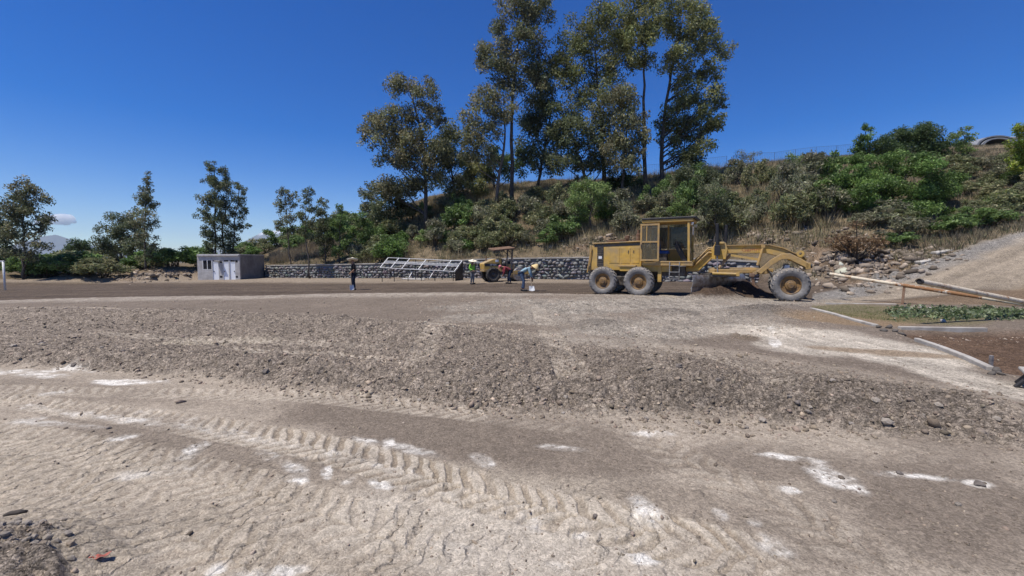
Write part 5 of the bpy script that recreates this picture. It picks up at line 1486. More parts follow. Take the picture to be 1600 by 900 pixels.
    for yy in (-.68, .68):
        b = MB(); b.lathe([(0, -.05), (.06, -.05), (.07, .03), (.0, .035)], (3.74, yy, 3.14), axis='X', n=12); b.build('lamp', M['white'], root)
    # main beam: gooseneck, straight, nose
    b = MB(); b.prism([(3.45, 1.10), (3.95, 1.10), (4.55, 1.72), (4.95, 1.88), (6.45, 1.88), (6.95, 1.72), (7.75, 1.38), (7.85, 1.50), (7.85, 1.62), (7.05, 2.05), (6.55, 2.19), (4.75, 2.19), (4.25, 2.02), (3.68, 1.55), (3.45, 1.50)], -.15, .15)
    beam = b.build('main_beam', Y, root, bevel=.02)
    b = MB(); b.prism([(4.72, 2.193), (6.56, 2.193), (7.06, 2.053), (7.86, 1.623), (7.87, 1.65), (7.08, 2.085), (6.57, 2.225), (4.72, 2.225)], -.21, .21); b.build('top_flange', YW, beam)
    tm_ = text_mesh('Gamma', .23, 'lettering'); tm_.materials.append(mat('faded_red_lettering', (.30, .05, .05), .7, c2=(.42, .22, .07), scale=8))
    link('lettering', tm_, None, beam, (6.0, -.1535, 2.02), (R(90), 0, 0)).scale = (1.15, 1, 1)
    for k, (z1, z2) in enumerate(((1.62, 2.00), (1.72, 2.12), (1.55, 1.92))):
        b = MB(); b.tube([(3.75, -.20 - .05 * k, z1 - .3), (4.0, -.22 - .05 * k, z1), (4.35, -.22 - .05 * k, z2), (4.8, -.2, z2 - .05)], .032, 6); b.build('hydraulic_pipe', YW, root, smooth=True)
    # lift saddle and cylinders
    b = MB(); b.prism([(4.50, 1.62), (5.02, 1.62), (5.08, 2.05), (4.98, 2.34), (4.62, 2.34), (4.46, 2.05)], -.36, -.17); b.prism([(4.50, 1.62), (5.02, 1.62), (5.08, 2.05), (4.98, 2.34), (4.62, 2.34), (4.46, 2.05)], .17, .36)
    b.box((4.77, 0, 2.31), (.36, .9, .09)); b.build('lift_saddle', Y, root, bevel=.02)
    for (xx, yy, lean) in ((4.70, -.50, -.04), (4.92, .50, .05)):
        b = MB(); b.tube([(xx + lean, yy, 3.12), (xx, yy, 1.80)], [.062, .068], 12); b.box((xx, yy, 2.0), (.22, .2, .42)); c = b.build('lift_cylinder', BK, root, bevel=.008)
        b = MB(); b.tube([(xx, yy, 1.80), (xx - lean, yy * 1.3, 1.08)], .030, 10); b.build('piston_rod', M['steel'], c)
    b = MB(); b.tube([(5.15, .35, 1.80), (4.75, -.55, 1.25)], .06, 10); b.build('sideshift_cylinder', YW, root)
    # drawbar, circle, blade
    b = MB(); b.prism([(4.35, 1.05), (6.5, 1.02), (6.75, 1.10), (6.75, 1.24), (6.4, 1.29), (4.35, 1.27)], -.13, .13)
    b.bar((6.5, 0, 1.15), (4.5, -.62, 1.13), .14, .16); b.bar((6.5, 0, 1.15), (4.5, .62, 1.13), .14, .16); b.box((4.55, 0, 1.14), (.2, 1.5, .16)); b.build('drawbar', YW, root, bevel=.015)
    b = MB(); b.lathe([(.56, .90), (.76, .90), (.76, 1.02), (.56, 1.02), (.56, .90)], (4.78, 0, 0), n=40); b.build('circle', DS, root)
    b = MB(); b.tube([(4.55, -.78, 1.04), (5.45, -.70, 1.02)], .055, 10); b.box((5.5, -.70, 1.02), (.12, .14, .16)); b.build('blade_tip_cylinder', Y, root)
    bl = MB(); prof = []
    for k in range(9):
        t = k / 8 * 1.55 - .85
        prof.append((-.16 + .30 * math.cos(t) * 1.0, .62 + .40 * math.sin(t)))
    outer = prof; inner = [(p[0] - .03, p[1]) for p in prof[::-1]]
    poly = outer + inner; n = len(poly)
    La, Lb = -1.75, 1.75
    V = [(p[0], La, p[1]) for p in poly] + [(p[0], Lb, p[1]) for p in poly]
    Fc = [(i, i + 1, i + 1 + n, i + n) for i in range(n - 1)] + [(n - 1, 0, n, 2 * n - 1)]
    for q in range(8): Fc += [(q, n - 1 - q, n - 2 - q, q + 1), (n + q, n + q + 1, 2 * n - 2 - q, 2 * n - 1 - q)]
    bl.add(V, Fc)
    bo = bl.build('blade', M['steel'], root, (4.72, 0, .10), rot=(0, 0, R(-32)))
    b = MB(); b.box((.06, 0, .27), (.03, 3.5, .18), (0, R(10), 0)); b.build('cutting_edge', M['steel'], bo)
    for yy in (-.45, .45):
        b = MB(); b.prism([(-.25, .45), (.0, .45), (.15, .92), (-.2, .95)], yy - .05, yy + .05); b.build('blade_bracket', DS, bo)
    # scarifier
    b = MB(); b.box((6.0, 0, .98), (.2, 1.15, .14)); sca = b.build('scarifier_bar', M['rust'], root, bevel=.02)
    for k in range(6):
        yy = -.5 + k * .2
        b = MB(); b.prism([(5.95, 1.0), (6.05, 1.0), (6.12, .62), (6.28, .45), (6.2, .45), (6.02, .58)], yy - .025, yy + .025); b.build('tooth', M['rust'], sca)
    b = MB(); b.bar((6.05, -.35, 1.02), (6.65, -.30, 1.42), .10, .12); b.bar((6.05, .35, 1.02), (6.65, .30, 1.42), .10, .12); b.build('scarifier_arm', YW, root)
    # front links and bolster arches
    b = MB(); b.tube([(6.36, -.32, 2.12), (6.18, -.38, 1.38)], [.055, .05], 10); b.box((6.36, -.26, 2.15), (.14, .24, .12)); b.build('lean_cylinder', YW, root)
    b = MB(); b.bar((5.2, -.2, 1.80), (6.3, -.2, 1.60), .10, .09); b.build('scarifier_cylinder', Y, root)
    for s in (-1, 1):
        o_ = [(6.15, 1.12), (6.62, 1.60), (6.98, 1.84), (7.28, 1.85), (7.62, 1.66), (7.95, 1.44)]
        i_ = [(7.90, 1.24), (7.55, 1.44), (7.25, 1.62), (7.02, 1.61), (6.72, 1.40), (6.32, 1.02)]
        b = MB(); b.prism(o_ + i_, s * .40 - .09, s * .40 + .09); b.build('bolster_arch', YW, root, bevel=.02)
    b = MB(); b.box((7.88, 0, 1.36), (.16, .98, .26)); b.build('front_bumper', YW, root, bevel=.02)
    b = MB(); b.lathe([(.05, -.10), (.13, -.10), (.13, .10), (.05, .10), (.05, -.10)], (7.62, -.30, 1.84), axis='Y', n=18); b.box((7.62, -.30, 1.70), (.14, .12, .16)); b.build('towing_eye', Y, root)
    b = MB(); b.lathe([(0, -.02), (.08, -.02), (.08, .04), (0, .05)], (7.97, -.42, 1.36), axis='X', n=12); b.build('lamp', BK, root)
    b = MB(); b.box((7.28, 0, .78), (.22, 1.5, .24)); b.box((7.28, 0, 1.08), (.34, .5, .5))
    for s in (-1, 1): b.box((7.28, s * .74, .72), (.26, .16, .46), (s * .05, 0, 0))
    b.build('front_axle', DS, root, bevel=.02)
    b = MB(); b.tube([(7.10, -.74, .74), (7.10, .74, .74)], .03, 8); b.build('tie_rod', M['rust'], root)
    for k in range(5):
        yy = -.34 + .05 * k
        b = MB(); b.tube([(6.5, yy, 1.25 + .02 * k), (6.7, yy - .08, 1.05 - .04 * k), (6.95, yy - .1, 1.10), (7.1 + .05 * k, yy, 1.45)], .018, 6); b.build('hose', M['tyre'], root, smooth=True)
    b = MB(); b.box((7.2, -.28, 1.32), (.18, .04, .14)); b.build('plate', M['white'], root)
grader()

# ------------------------------------------------------------------ roller
def roller():
    x, y = gp(785, 439.3, -.05)
    z0 = ground(x, y) - .02
    root = thing('road_roller', 'dusty yellow road roller with tilted canopy parked before the stone wall', 'roller', (x, y, z0), math.pi + R(20))
    Y, YW, BK, DS = M['yellow'], M['yellow_worn'], M['black'], M['darksteel']
    tm = tyre_mesh(.56, .42, 16); tm.materials.append(M['tyre_dark']); rm = rim_mesh(.56, .42); rm.materials.append(DS)
    for s in (-1, 1):
        t = link('tyre', tm, None, root, (.95, s * .62, .55), (0, .4, math.pi if s > 0 else 0)); link('rim', rm, None, t)
    b = MB(); b.lathe([(.0, -.78), (.50, -.78), (.56, -.74), (.56, .74), (.50, .78), (0, .78)], (-1.15, 0, .56), axis='Y', n=40); b.build('drum', M['steel'], root, smooth=False)
    b = MB()
    for s in (-1, 1): b.box((-1.1, s * .86, .72), (1.4, .08, .26))
    b.box((-1.82, 0, .72), (.12, 1.8, .3)); b.box((-.42, 0, .72), (.12, 1.8, .3)); b.build('drum_yoke', Y, root, bevel=.015)
    b = MB(); b.box((.2, 0, .72), (1.5, .7, .28)); b.build('frame', DS, root)
    b = MB(); b.prism([(.25, .95), (1.62, .95), (1.68, 1.36), (1.6, 1.44), (.9, 1.72), (.25, 1.80)], -.55, .55); h = b.build('engine_hood', Y, root, bevel=.03)
    b = MB(); b.box((1.0, .552, 1.30), (1.15, .012, .20)); b.build('black_stripe', BK, h)
    tm_ = text_mesh('CP 533', .17, 'lettering'); tm_.materials.append(M['white'])
    link('lettering', tm_, None, h, (.92, .5605, 1.30), (R(90), 0, math.pi))
    b = MB(); b.box((.62, .553, 1.60), (.26, .012, .18)); b.build('decal', M['white'], h)
    b = MB(); b.box((.9, 0, .86), (1.5, 1.14, .16)); b.build('fender', YW, root, bevel=.02)
    b = MB(); b.box((-.1, 0, .93), (.7, 1.2, .08)); b.build('platform', DS, root)
    b = MB(); b.box((-.05, 0, 1.25), (.42, .46, .12)); b.box((.12, 0, 1.52), (.10, .44, .5)); b.box((-.05, 0, 1.08), (.3, .3, .24)); b.build('seat', BK, root, bevel=.03)
    b = MB(); b.box((-.48, 0, 1.25), (.24, .5, .6), (0, R(10), 0)); b.build('console', BK, root, bevel=.02)
    sw = MB(); sw.tube([(-.36 + .05 * math.cos(t), .18 * math.sin(t), 1.62 + .13 * math.cos(t)) for t in np.linspace(0, 6.283, 16)], .015, 5, cap=False); sw.build('steering_wheel', BK, root)
    for s in (-1, 1):
        b = MB(); b.bar((-.55, s * .56, .95), (-.62, s * .56, 2.52), .09, .09); b.build('canopy_post', DS, root)
        b = MB(); b.bar((-.60, s * .56, 2.10), (-.20, s * .56, 2.46), .05, .05); b.build('canopy_brace', DS, root)
    b = MB(); b.box((.06, 0, 2.54), (1.75, 1.40, .10), (R(-7), R(6), 0)); b.build('canopy', M['rust'], root, bevel=.015)
    b = MB(); b.tube([(-.50, .6, 1.0), (-.50, .64, 1.85), (-.3, .64, 2.0), (-.15, .64, 1.6), (-.15, .6, 1.0)], .025, 6); b.build('handrail', M['steel'], root)
    b = MB(); b.tube([(1.25, -.2, 1.6), (1.25, -.2, 2.0)], .045, 8); b.build('exhaust', M['rust'], root)
    b = MB(); b.box((-.55, 0, 1.15), (.5, 1.1, .40)); b.build('dash_panel', YW, root, bevel=.02)
roller()

# ------------------------------------------------------------------ people
def skin_object(name, mat_, parent, joints, edges, root_i, sub=1):
    me = bpy.data.meshes.new(name)
    me.from_pydata([j[0] for j in joints], edges, [])
    me.materials.append(mat_)
    o = link(name, me, None, parent)
    md = o.modifiers.new('skin', 'SKIN'); md.use_smooth_shade = True
    sv = me.skin_vertices[0].data if me.skin_vertices else None
    if sv is None:
        bpy.context.view_layer.objects.active = o
        me.skin_vertices  # created by the modifier
    for i, j in enumerate(joints):
        v = me.skin_vertices[0].data[i]
        r_ = j[1]; v.radius = r_ if hasattr(r_, '__len__') else (r_, r_)
        v.use_root = (i == root_i)
    s = o.modifiers.new('sub', 'SUBSURF'); s.levels = sub; s.render_levels = sub
    return o
def person(label, x, y, rz, pose, shirt, trousers, hat, hatcol=None, scale=1.0, sleeve='long'):
    z = ground(x, y)
    root = thing('person', label, 'person', (x, y, z), rz)
    root.scale = (scale,) * 3
    P = pose
    J = lambda k: P[k]
    ad = lambda a, b: tuple(np.add(a, b))
    # body: one continuous figure
    names = ['pelvis', 'spine', 'chest', 'neck', 'head', 'crown']
    jt = [(J('pelvis'), (.13, .10)), (J('spine'), (.125, .09)), (J('chest'), (.15, .10)), (J('neck'), .055), (J('head'), (.085, .095)), (J('crown'), (.07, .08))]
    ed = [(0, 1), (1, 2), (2, 3), (3, 4), (4, 5)]
    def chain(start, pts):
        i = start
        for p, r_ in pts:
            jt.append((p, r_)); ed.append((i, len(jt) - 1)); i = len(jt) - 1
        return i
    for s in ('l', 'r'):
        w = chain(2, [(J('sh' + s), .062), (J('el' + s), .045), (J('wr' + s), .030)])
        wr = np.array(J('wr' + s)); el = np.array(J('el' + s)); d = (wr - el) / np.linalg.norm(wr - el)
        sd = np.cross(d, [0, 0, 1.0]); sd = sd / (np.linalg.norm(sd) + 1e-6); nn = np.cross(sd, d)
        pm_ = wr + d * .055
        pi_ = chain(w, [(tuple(pm_), .034)])
        for q, ln in ((-1.5, .065), (-.5, .08), (.5, .085), (1.5, .075)):
            b_ = pm_ + sd * q * .018 + d * .035
            chain(pi_, [(tuple(b_ + d * ln * .5), .0095), (tuple(b_ + d * ln * .8 - nn * ln * .35), .008)])
        chain(pi_, [(tuple(wr + d * .05 + sd * .045 * (1 if s == 'l' else -1)), .011), (tuple(wr + d * .085 + sd * .055 * (1 if s == 'l' else -1) - nn * .02), .009)])
        chain(0, [(J('hip' + s), .085), (J('kn' + s), .058), (J('an' + s), .042), (J('toe' + s), .035)])
    skin_object('body', M['skin'], root, jt, ed, 0)
    # face: nose and ears
    hd = np.array(J('head')); fw = np.array(P['face'])
    b = MB(); b.tube([tuple(hd + fw * .085 + np.array([0, 0, .02])), tuple(hd + fw * .112 + np.array([0, 0, -.015]))], [.012, .018], 6); b.build('nose', M['skin'], root, smooth=True)
    # clothes
    sh = [(J('pelvis'), (.15, .12)), (J('spine'), (.145, .11)), (J('chest'), (.168, .118)), (tuple(np.array(J('chest')) * .35 + np.array(J('neck')) * .65), .075)]
    se = [(0, 1), (1, 2), (2, 3)]
    for s in ('l', 'r'):
        n = len(sh); sh.append((J('sh' + s), .078)); sh.append((J('el' + s), .060)); se += [(2, n), (n, n + 1)]
        if sleeve == 'long':
            sh.append((tuple(np.array(J('el' + s)) * .12 + np.array(J('wr' + s)) * .88), .045)); se.append((n + 1, n + 2))
    skin_object('shirt', shirt, root, sh, se, 1)
    tj = [(J('pelvis'), (.145, .115))]; te = []
    for s in ('l', 'r'):
        n = len(tj); tj += [(J('hip' + s), .10), (J('kn' + s), .076), (ad(J('an' + s), (0, 0, .02)), .062)]; te += [(0, n), (n, n + 1), (n + 1, n + 2)]
    skin_object('trousers', trousers, root, tj, te, 0)
    for s in ('l', 'r'):
        a = np.array(J('an' + s)); t = np.array(J('toe' + s)); d = (t - a); d[2] = 0; d /= np.linalg.norm(d)
        b = MB(); c = a + d * .055
        b.box((c[0], c[1], .055), (.26, .10, .10), (0, 0, math.atan2(d[1], d[0]))); b.build('shoe', M['black'], root, bevel=.03)
    # hat
    top = np.array(J('crown')); tl = P.get('tilt', (0, 0, 0))
    h = MB()
    if hat == 'wide':
        h.lathe([(.0, .13), (.05, .13), (.085, .10), (.10, .02), (.15, .0), (.25, -.015), (.30, .015), (.30, .005), (.25, -.03), (.10, -.02), (0, -.02)], n=28)
    elif hat == 'cone':
        h.lathe([(.0, .16), (.04, .15), (.12, .06), (.22, -.05), (.22, -.06), (.11, .03), (0, .08)], n=28)
    else:
        h.lathe([(.0, .10), (.06, .09), (.10, .04), (.108, -.04), (.09, -.045), (0, -.02)], n=24); h.box((.13, 0, -.03), (.13, .15, .015))
    ho = h.build('hat', hatcol or M['straw_hat'], root, tuple(top - np.array([0, 0, .01])), smooth=True, rot=tl)
    return root
STAND = dict(pelvis=(0, 0, .93), spine=(.0, 0, 1.13), chest=(.01, 0, 1.36), neck=(.02, 0, 1.50), head=(.04, 0, 1.61), crown=(.04, 0, 1.70), face=(1, 0, 0),
             shl=(.0, .19, 1.42), shr=(.0, -.19, 1.42), ell=(-.05, .26, 1.14), elr=(-.06, -.26, 1.14), wrl=(.16, .16, 1.00), wrr=(.18, -.14, 1.00),
             hipl=(0, .10, .90), hipr=(0, -.10, .90), knl=(.03, .11, .49), knr=(.03, -.11, .49), anl=(-.02, .12, .09), anr=(-.02, -.12, .09), toel=(.14, .15, .04), toer=(.14, -.15, .04))
BEND = dict(pelvis=(-.12, 0, .88), spine=(.04, 0, 1.03), chest=(.27, 0, 1.13), neck=(.41, 0, 1.16), head=(.53, 0, 1.14), crown=(.60, 0, 1.19), face=(.75, 0, -.66),
            shl=(.30, .19, 1.12), shr=(.30, -.19, 1.12), ell=(.33, .22, .84), elr=(.36, -.20, .85), wrl=(.40, .10, .60), wrr=(.42, -.06, .66),
            hipl=(-.12, .10, .86), hipr=(-.12, -.10, .86), knl=(.0, .12, .48), knr=(.03, -.12, .48), anl=(-.10, .13, .09), anr=(.02, -.13, .09), toel=(.06, .15, .04), toer=(.18, -.15, .04), tilt=(0, R(35), 0))
def shovel(label, p0, p1, blade_w=.26, bl=.30, mat_b='shovel'):
    p0 = np.array(p0); p1 = np.array(p1); d = (p1 - p0) / np.linalg.norm(p1 - p0)
    root = thing('shovel', label, 'shovel', tuple(p1))
    b = MB(); b.tube([tuple(p0 - p1), tuple(-d * bl * .9)], .016, 8); b.bar(tuple(p0 - p1 + np.array([-.05, 0, 0])), tuple(p0 - p1 + np.array([.05, 0, 0])), .025, .025); b.build('handle', M['timber'], root)
    b = MB()
    q = Vector(d).to_track_quat('X', 'Z')
    pts = [(-bl, -blade_w * .42, .0), (-bl, blade_w * .42, .0), (-.03, blade_w / 2, .02), (0, 0, .0), (-.03, -blade_w / 2, .02), (-bl * .5, 0, -.03)]
    V = [q @ Vector(p) for p in pts]; V2 = [v + q @ Vector((0, 0, .006)) for v in V]
    b.add(V + V2, [(0, 1, 5), (1, 2, 5), (2, 3, 5), (3, 4, 5), (4, 0, 5), (7, 6, 11), (8, 7, 11), (9, 8, 11), (10, 9, 11), (6, 10, 11), (0, 6, 7, 1), (1, 7, 8, 2), (2, 8, 9, 3), (3, 9, 10, 4), (4, 10, 6, 0)])
    b.build('blade', M[mat_b], root)
x, y = gp(553, 453, -.14); zz = ground(x, y)
p1 = dict(STAND); p1.update(tilt=(R(18), R(-6), 0), elr=(-.10, -.30, 1.16), wrr=(.12, -.16, .98), ell=(.04, .28, 1.14), wrl=(.2, .2, .98))
person('person in black with wide straw hat standing on the graded bed', x, y, R(215), p1, cloth('black_cloth', (.012, .012, .014)), cloth('navy_cloth', (.018, .024, .042)), 'wide', sleeve='short', scale=1.02)
shovel('shovel with pale blade resting by the feet of the person in black', (x - .05, y - .30, zz + .98), (x + .03, y - .38, zz + .02))
x, y = gp(738, 441.5, -.02); zz = ground(x, y)
p2 = dict(STAND); p2.update(tilt=(R(8), R(10), 0))
person('person in lime green shirt and straw hat walking before the wall', x, y, R(-35), p2, cloth('lime_cloth', (.26, .58, .06), (.36, .66, .12)), cloth('grey_cloth', (.22, .22, .22), (.12, .12, .13)), 'wide', scale=.98)
r_ = thing('rake', 'long handled rake carried level by the person in lime green', 'rake', (x, y, zz))
b = MB(); b.tube([(-.55, -.32, .78), (.85, -.06, 1.10)], .014, 6); b.build('handle', M['timber'], r_)
b = MB(); b.bar((-.60, -.50, .76), (-.56, -.14, .78), .03, .04)
for k in range(7): b.box((-.60 + .006 * k, -.48 + .055 * k, .71), (.012, .012, .09))
b.build('head', M['steel'], r_)
x, y = gp(795, 442.2, -.02); zz = ground(x, y)
p3 = dict(BEND)
person('person in red shirt and pink cap bending beside the roller', x, y, R(190), p3, cloth('red_cloth', (.26, .035, .045), (.36, .12, .13)), cloth('dark_blue_cloth', (.03, .04, .07)), 'cap', cloth('pink_cloth', (.62, .20, .22)), scale=1.02, sleeve='long')
x, y = gp(818, 455, -.05); zz = ground(x, y)
p4 = dict(BEND)
person('person in pale blue shirt and straw hat bending over a shovel', x, y, R(-12), p4, cloth('pale_blue_cloth', (.25, .38, .44), (.36, .46, .50)), cloth('jeans_cloth', (.055, .085, .15), (.12, .16, .22)), 'cone', mat('golden_straw', (.70, .52, .24), .8), scale=1.06)
hd = np.array([.44 * math.cos(R(-12)), .44 * math.sin(R(-12))])
shovel('shovel with square white blade held by the person in pale blue', (x + hd[0] - .06, y + hd[1] - .12, zz + .78), (x + hd[0] - .02, y + hd[1] - .34, zz + .03), .30, .27)

# ------------------------------------------------------------------ goal at the left edge
def goal():
    x, y = gp(8, 452, -.5)
    z = ground(x, y)
    root = thing('football_goal', 'white football goal post with crossbar at the field edge', 'goal', (x, y, z))
    h = float(at(8, 408.5, y)[2]) - z
    for xx in (0, -5.0):
        b = MB(); b.tube([(xx, 0, -.1), (xx, 0, h)], .06, 12); b.build('post', M['white'], root, smooth=True)
    b = MB(); b.tube([(.06, 0, h + .0), (-5.06, 0, h)], .055, 12); b.build('crossbar', M['white'], root, smooth=True)
goal()

# ------------------------------------------------------------------ fallen goal frame: two pipes welded at a corner
def pipes():
    A = at(1293, 427.5, 17.0); B = at(1435, 439.5, 10.0); C = at(1668, 485.5, 12.0)
    zc = ground(C[0], C[1])
    root = thing('fallen_goal_frame', 'fallen goal frame of two peeling white rusty pipes above the turf', 'goal frame', (C[0], C[1], zc))
    O = np.array([C[0], C[1], zc])
    C2 = np.array([C[0], C[1], max(C[2], zc + .06)])
    def pipe(a, b, r0, name, mt, f0, f1):
        p = a * (1 - f0) + b * f0; q = a * (1 - f1) + b * f1
        m = MB(); n = 12
        m.tube([tuple(p * (1 - t) + q * t - O) for t in np.linspace(0, 1, 8)], r0, 14, cap=False)
        return m.build(name, mt, root, smooth=True)
    pipe(A, C2, .062, 'long_pipe', M['pipe'], 0, .36); pipe(A, C2, .0622, 'rusty_pipe_section', M['piperust'], .36, .72); pipe(A, C2, .062, 'long_pipe', M['pipe'], .72, 1)
    pipe(B, C2, .066, 'thick_pipe', M['pipe'], 0, 1)
    for P_, r_ in ((A, .050), (B, .054)):
        d = (C2 - P_) / np.linalg.norm(C2 - P_)
        m = MB(); m.tube([tuple(P_ + d * .03 - O), tuple(P_ + d * .05 - O)], r_, 14); m.build('pipe_mouth', M['dark'], root)
    for P_, r_ in ((A, .064), (B, .068)):
        d = (C2 - P_) / np.linalg.norm(C2 - P_)
        m = MB(); m.tube([tuple(P_ - d * .004 - O), tuple(P_ + d * .09 - O)], r_, 14, cap=False); m.build('dark_collar', M['darksteel'], root, smooth=True)
    # short prop under the far pipe
    ts = np.linspace(0, 1, 400); L = A[None] * (1 - ts[:, None]) + C2[None] * ts[:, None]
    U = pix(L[:, 0], L[:, 1], L[:, 2])[0]; p = L[np.argmin(np.abs(U - 1413))]
    g = ground(p[0] - .1, p[1] - .1)
    m = MB(); m.bar(tuple(p - O - np.array([0, 0, .04])), (p[0] - .14 - O[0], p[1] - .12 - O[1], g - .04 - O[2]), .07, .05); m.build('prop', M['rust'], root)
pipes()

# ------------------------------------------------------------------ kerbs, stake, bits
def kerb(label, pts, w=.11, h=.10, mat_='concrete_light', cat='kerb'):
    P = [np.array(gp(u, v)) for u, v in pts]
    o0 = P[0]; z0 = ground(*o0)
    mb = MB(); V = []
    for i, p in enumerate(P):
        d = (P[min(i + 1, len(P) - 1)] - P[max(i - 1, 0)]); d = d / np.linalg.norm(d); nrm = np.array([-d[1], d[0]])
        z = float(macro([p[0]], [p[1]])[0])
        for s, zz in ((-1, z - .15), (-1, z + h * .55), (1, z + h * .55), (1, z - .15)):
            V.append((p[0] + nrm[0] * s * w / 2 - o0[0], p[1] + nrm[1] * s * w / 2 - o0[1], zz - z0))
    Fc = []
    for i in range(len(P) - 1):
        b = i * 4
        Fc += [(b, b + 1, b + 5, b + 4), (b + 1, b + 2, b + 6, b + 5), (b + 2, b + 3, b + 7, b + 6)]
    n = (len(P) - 1) * 4
    Fc += [(0, 3, 2, 1), (n, n + 1, n + 2, n + 3)]
    mb.add(V, Fc)
    o = mb.build('kerb', M[mat_], None, (o0[0], o0[1], z0), bevel=.012)
    return tag(o, label, cat)
kerb('thin pale kerb edging the turf next to the front wheel', [(1268, 483), (1300, 491), (1330, 500), (1368, 510)], w=.12)
kerb('straight concrete kerb between turf and red soil bed', [(1405, 513.5), (1470, 514.5), (1540, 515.5)], w=.10)
kerb('slanting concrete kerb between pale dust and red soil bed', [(1432, 533), (1470, 546), (1510, 562), (1548, 580)], w=.085, h=.12)
kerb('low concrete edging behind the turf below the long pipe', [(1290, 473.5), (1340, 474.5), (1400, 475.5)], w=.12, h=.05)
x, y = gp(1549, 560); z = ground(x, y)
b = MB(); b.box((0, 0, .05), (.04, .04, .24), (R(3), R(-4), 0)); o = b.build('stake', M['shade_grey'], None, (x, y, z), bevel=.006); tag(o, 'short grey stake standing in the red soil bed', 'stake')
for i, (u, v, s) in enumerate(((1390, 513, .10), (1380, 517, .08), (1372, 512, .07), (1398, 518, .07), (1410, 522, .06), (1556, 583, .07), (1563, 586, .06), (1550, 586, .05))):
    x, y = gp(u, v); z = ground(x, y)
    V, Fc = rocks(np.array([[0, 0, 0.]]), np.array([s]), seed=70 + i)
    me = quads_mesh('rubble_piece', V, Fc); set_col(me, np.tile((.13, .115, .10), (12, 1)))
    o = link('rubble_piece', me, M['stone'], None, (x, y, z + s * .3))
    if u < 1500: tag(o, 'dark broken rubble at the gap between the two kerbs', 'rubble', 'rubble at the kerb gap')
    else: tag(o, 'broken concrete at the end of the slanting kerb', 'rubble', 'rubble at the kerb end')
# white stones by the cut branches
for i, (u, v) in enumerate(((1440, 480), (1452, 483), (1468, 484), (1475, 503))):
    x, y = gp(u, v); z = ground(x, y)
    V, Fc = rocks(np.array([[0, 0, 0.]]), np.array([.07]), seed=90 + i)
    me = quads_mesh('stone', V, Fc); set_col(me, np.tile((.36, .35, .33), (12, 1)))
    o = link('stone', me, M['stone'], None, (x, y, z + .02)); tag(o, 'pale stone beside the heap of cut branches', 'stone', 'pale stones by the cut branches')
# broken concrete slabs on the bank
for i, (u, v, L, rz) in enumerate(((1447, 407, 1.1, .25), (1476, 393, 1.4, .2))):
    x, y, z = hit(u, v)
    b = MB(); b.box((0, 0, .06), (L, .35, .12)); o = b.build('concrete_slab', M['concrete_light'], None, (x, y, z), rot=(R(6), R(-8), rz), bevel=.02)
    tag(o, ['short broken concrete slab on the edge of gravel ramp', 'longer broken concrete slab higher on the ramp edge'][i], 'slab')
# red scrap, bottom left
x, y = gp(157, 887); z = ground(x, y)
sm = MB()
g_ = np.random.default_rng(3)
pts = []
for i in range(7):
    for j in range(3):
        pts.append((i * .022 - .07, (j - 1) * .018 + .012 * math.sin(i * 1.4), .012 + .014 * math.sin(i * 2.1 + j) + .01 * g_.uniform()))
top = pts; bot = [(a, b_, c - .003) for a, b_, c in pts]
Fc = []
for i in range(6):
    for j in range(2):
        a = i * 3 + j; Fc.append((a, a + 3, a + 4, a + 1)); Fc.append((a + 21, a + 22, a + 25, a + 24))
sm.add(top + bot, Fc)
o = sm.build('plastic_scrap', M['red'], None, (x, y, z + .002), rot=(0, 0, R(18))); o.scale = (.62, .8, .45); tag(o, 'crumpled red plastic scrap among gravel on the pale dust', 'scrap')
# thing at the right edge: grey seat on black slanted legs
def stool():
    x, y = gp(1586, 606.5); z = ground(x, y)
    root = thing('low_stool', 'low grey topped stool on black slanted legs beside red soil', 'stool', (x, y, z), R(-42))
    for (ax, ay, bx, by) in ((0, 0, .13, .03), (.55, 0, .42, .03), (.05, .30, .15, .22), (.5, .30, .4, .22)):
        b = MB(); b.bar((ax, ay, .0), (bx, by, .17), .05, .035); b.build('leg', M['black'], root, bevel=.008)
    b = MB(); b.box((.275, 0.0, .006), (.55, .03, .012)); b.build('foot_bar', M['black'], root)
    b = MB(); b.box((.28, .12, .19), (.46, .34, .04)); b.build('seat', M['concrete_light'], root, bevel=.015)
stool()

# ------------------------------------------------------------------ hilltop: fence and arched roof
def fence(label, u0, u1, d, n, h):
    us = np.linspace(u0, u1, n)
    P = [((u - 800) / F * d, d) for u in us]
    z = [ground(*p) for p in P]
    root = thing('wire_fence', label, 'fence', (P[0][0], P[0][1], z[0]))
    O = np.array([P[0][0], P[0][1], z[0]])
    pts = [np.array([p[0], p[1], zz]) for p, zz in zip(P, z)]
    for p in pts:
        b = MB(); b.tube([tuple(p - O - np.array([0, 0, .2])), tuple(p - O + np.array([0, 0, h]))], .024, 6); b.build('post', M['darksteel'], root)
    for f in (1.0, .5, .02):
        b = MB(); b.tube([tuple(p - O + np.array([0, 0, h * f])) for p in pts], .014 if f == 1 else .008, 5); b.build('rail', M['darksteel'], root)
    m = MB()
    for k in range(1, 12):
        m.tube([tuple(p - O + np.array([0, 0, h * k / 12])) for p in pts], .005, 3, cap=False)
    for p, q in zip(pts[:-1], pts[1:]):
        for k in range(12):
            a = p + (q - p) * (k / 12); m.tube([tuple(a - O), tuple(a - O + np.array([0, 0, h]))], .005, 3, cap=False)
    o = m.build('wire_mesh', M['darksteel'], root); o['kind'] = 'stuff'
fence('thin wire fence on the hill crest between the tall eucalyptus trunks', 858, 1130, 58, 9, 1.7)
fence('thin wire fence on the skyline above the right hand scrub', 1140, 1330, 57, 7, 1.7)
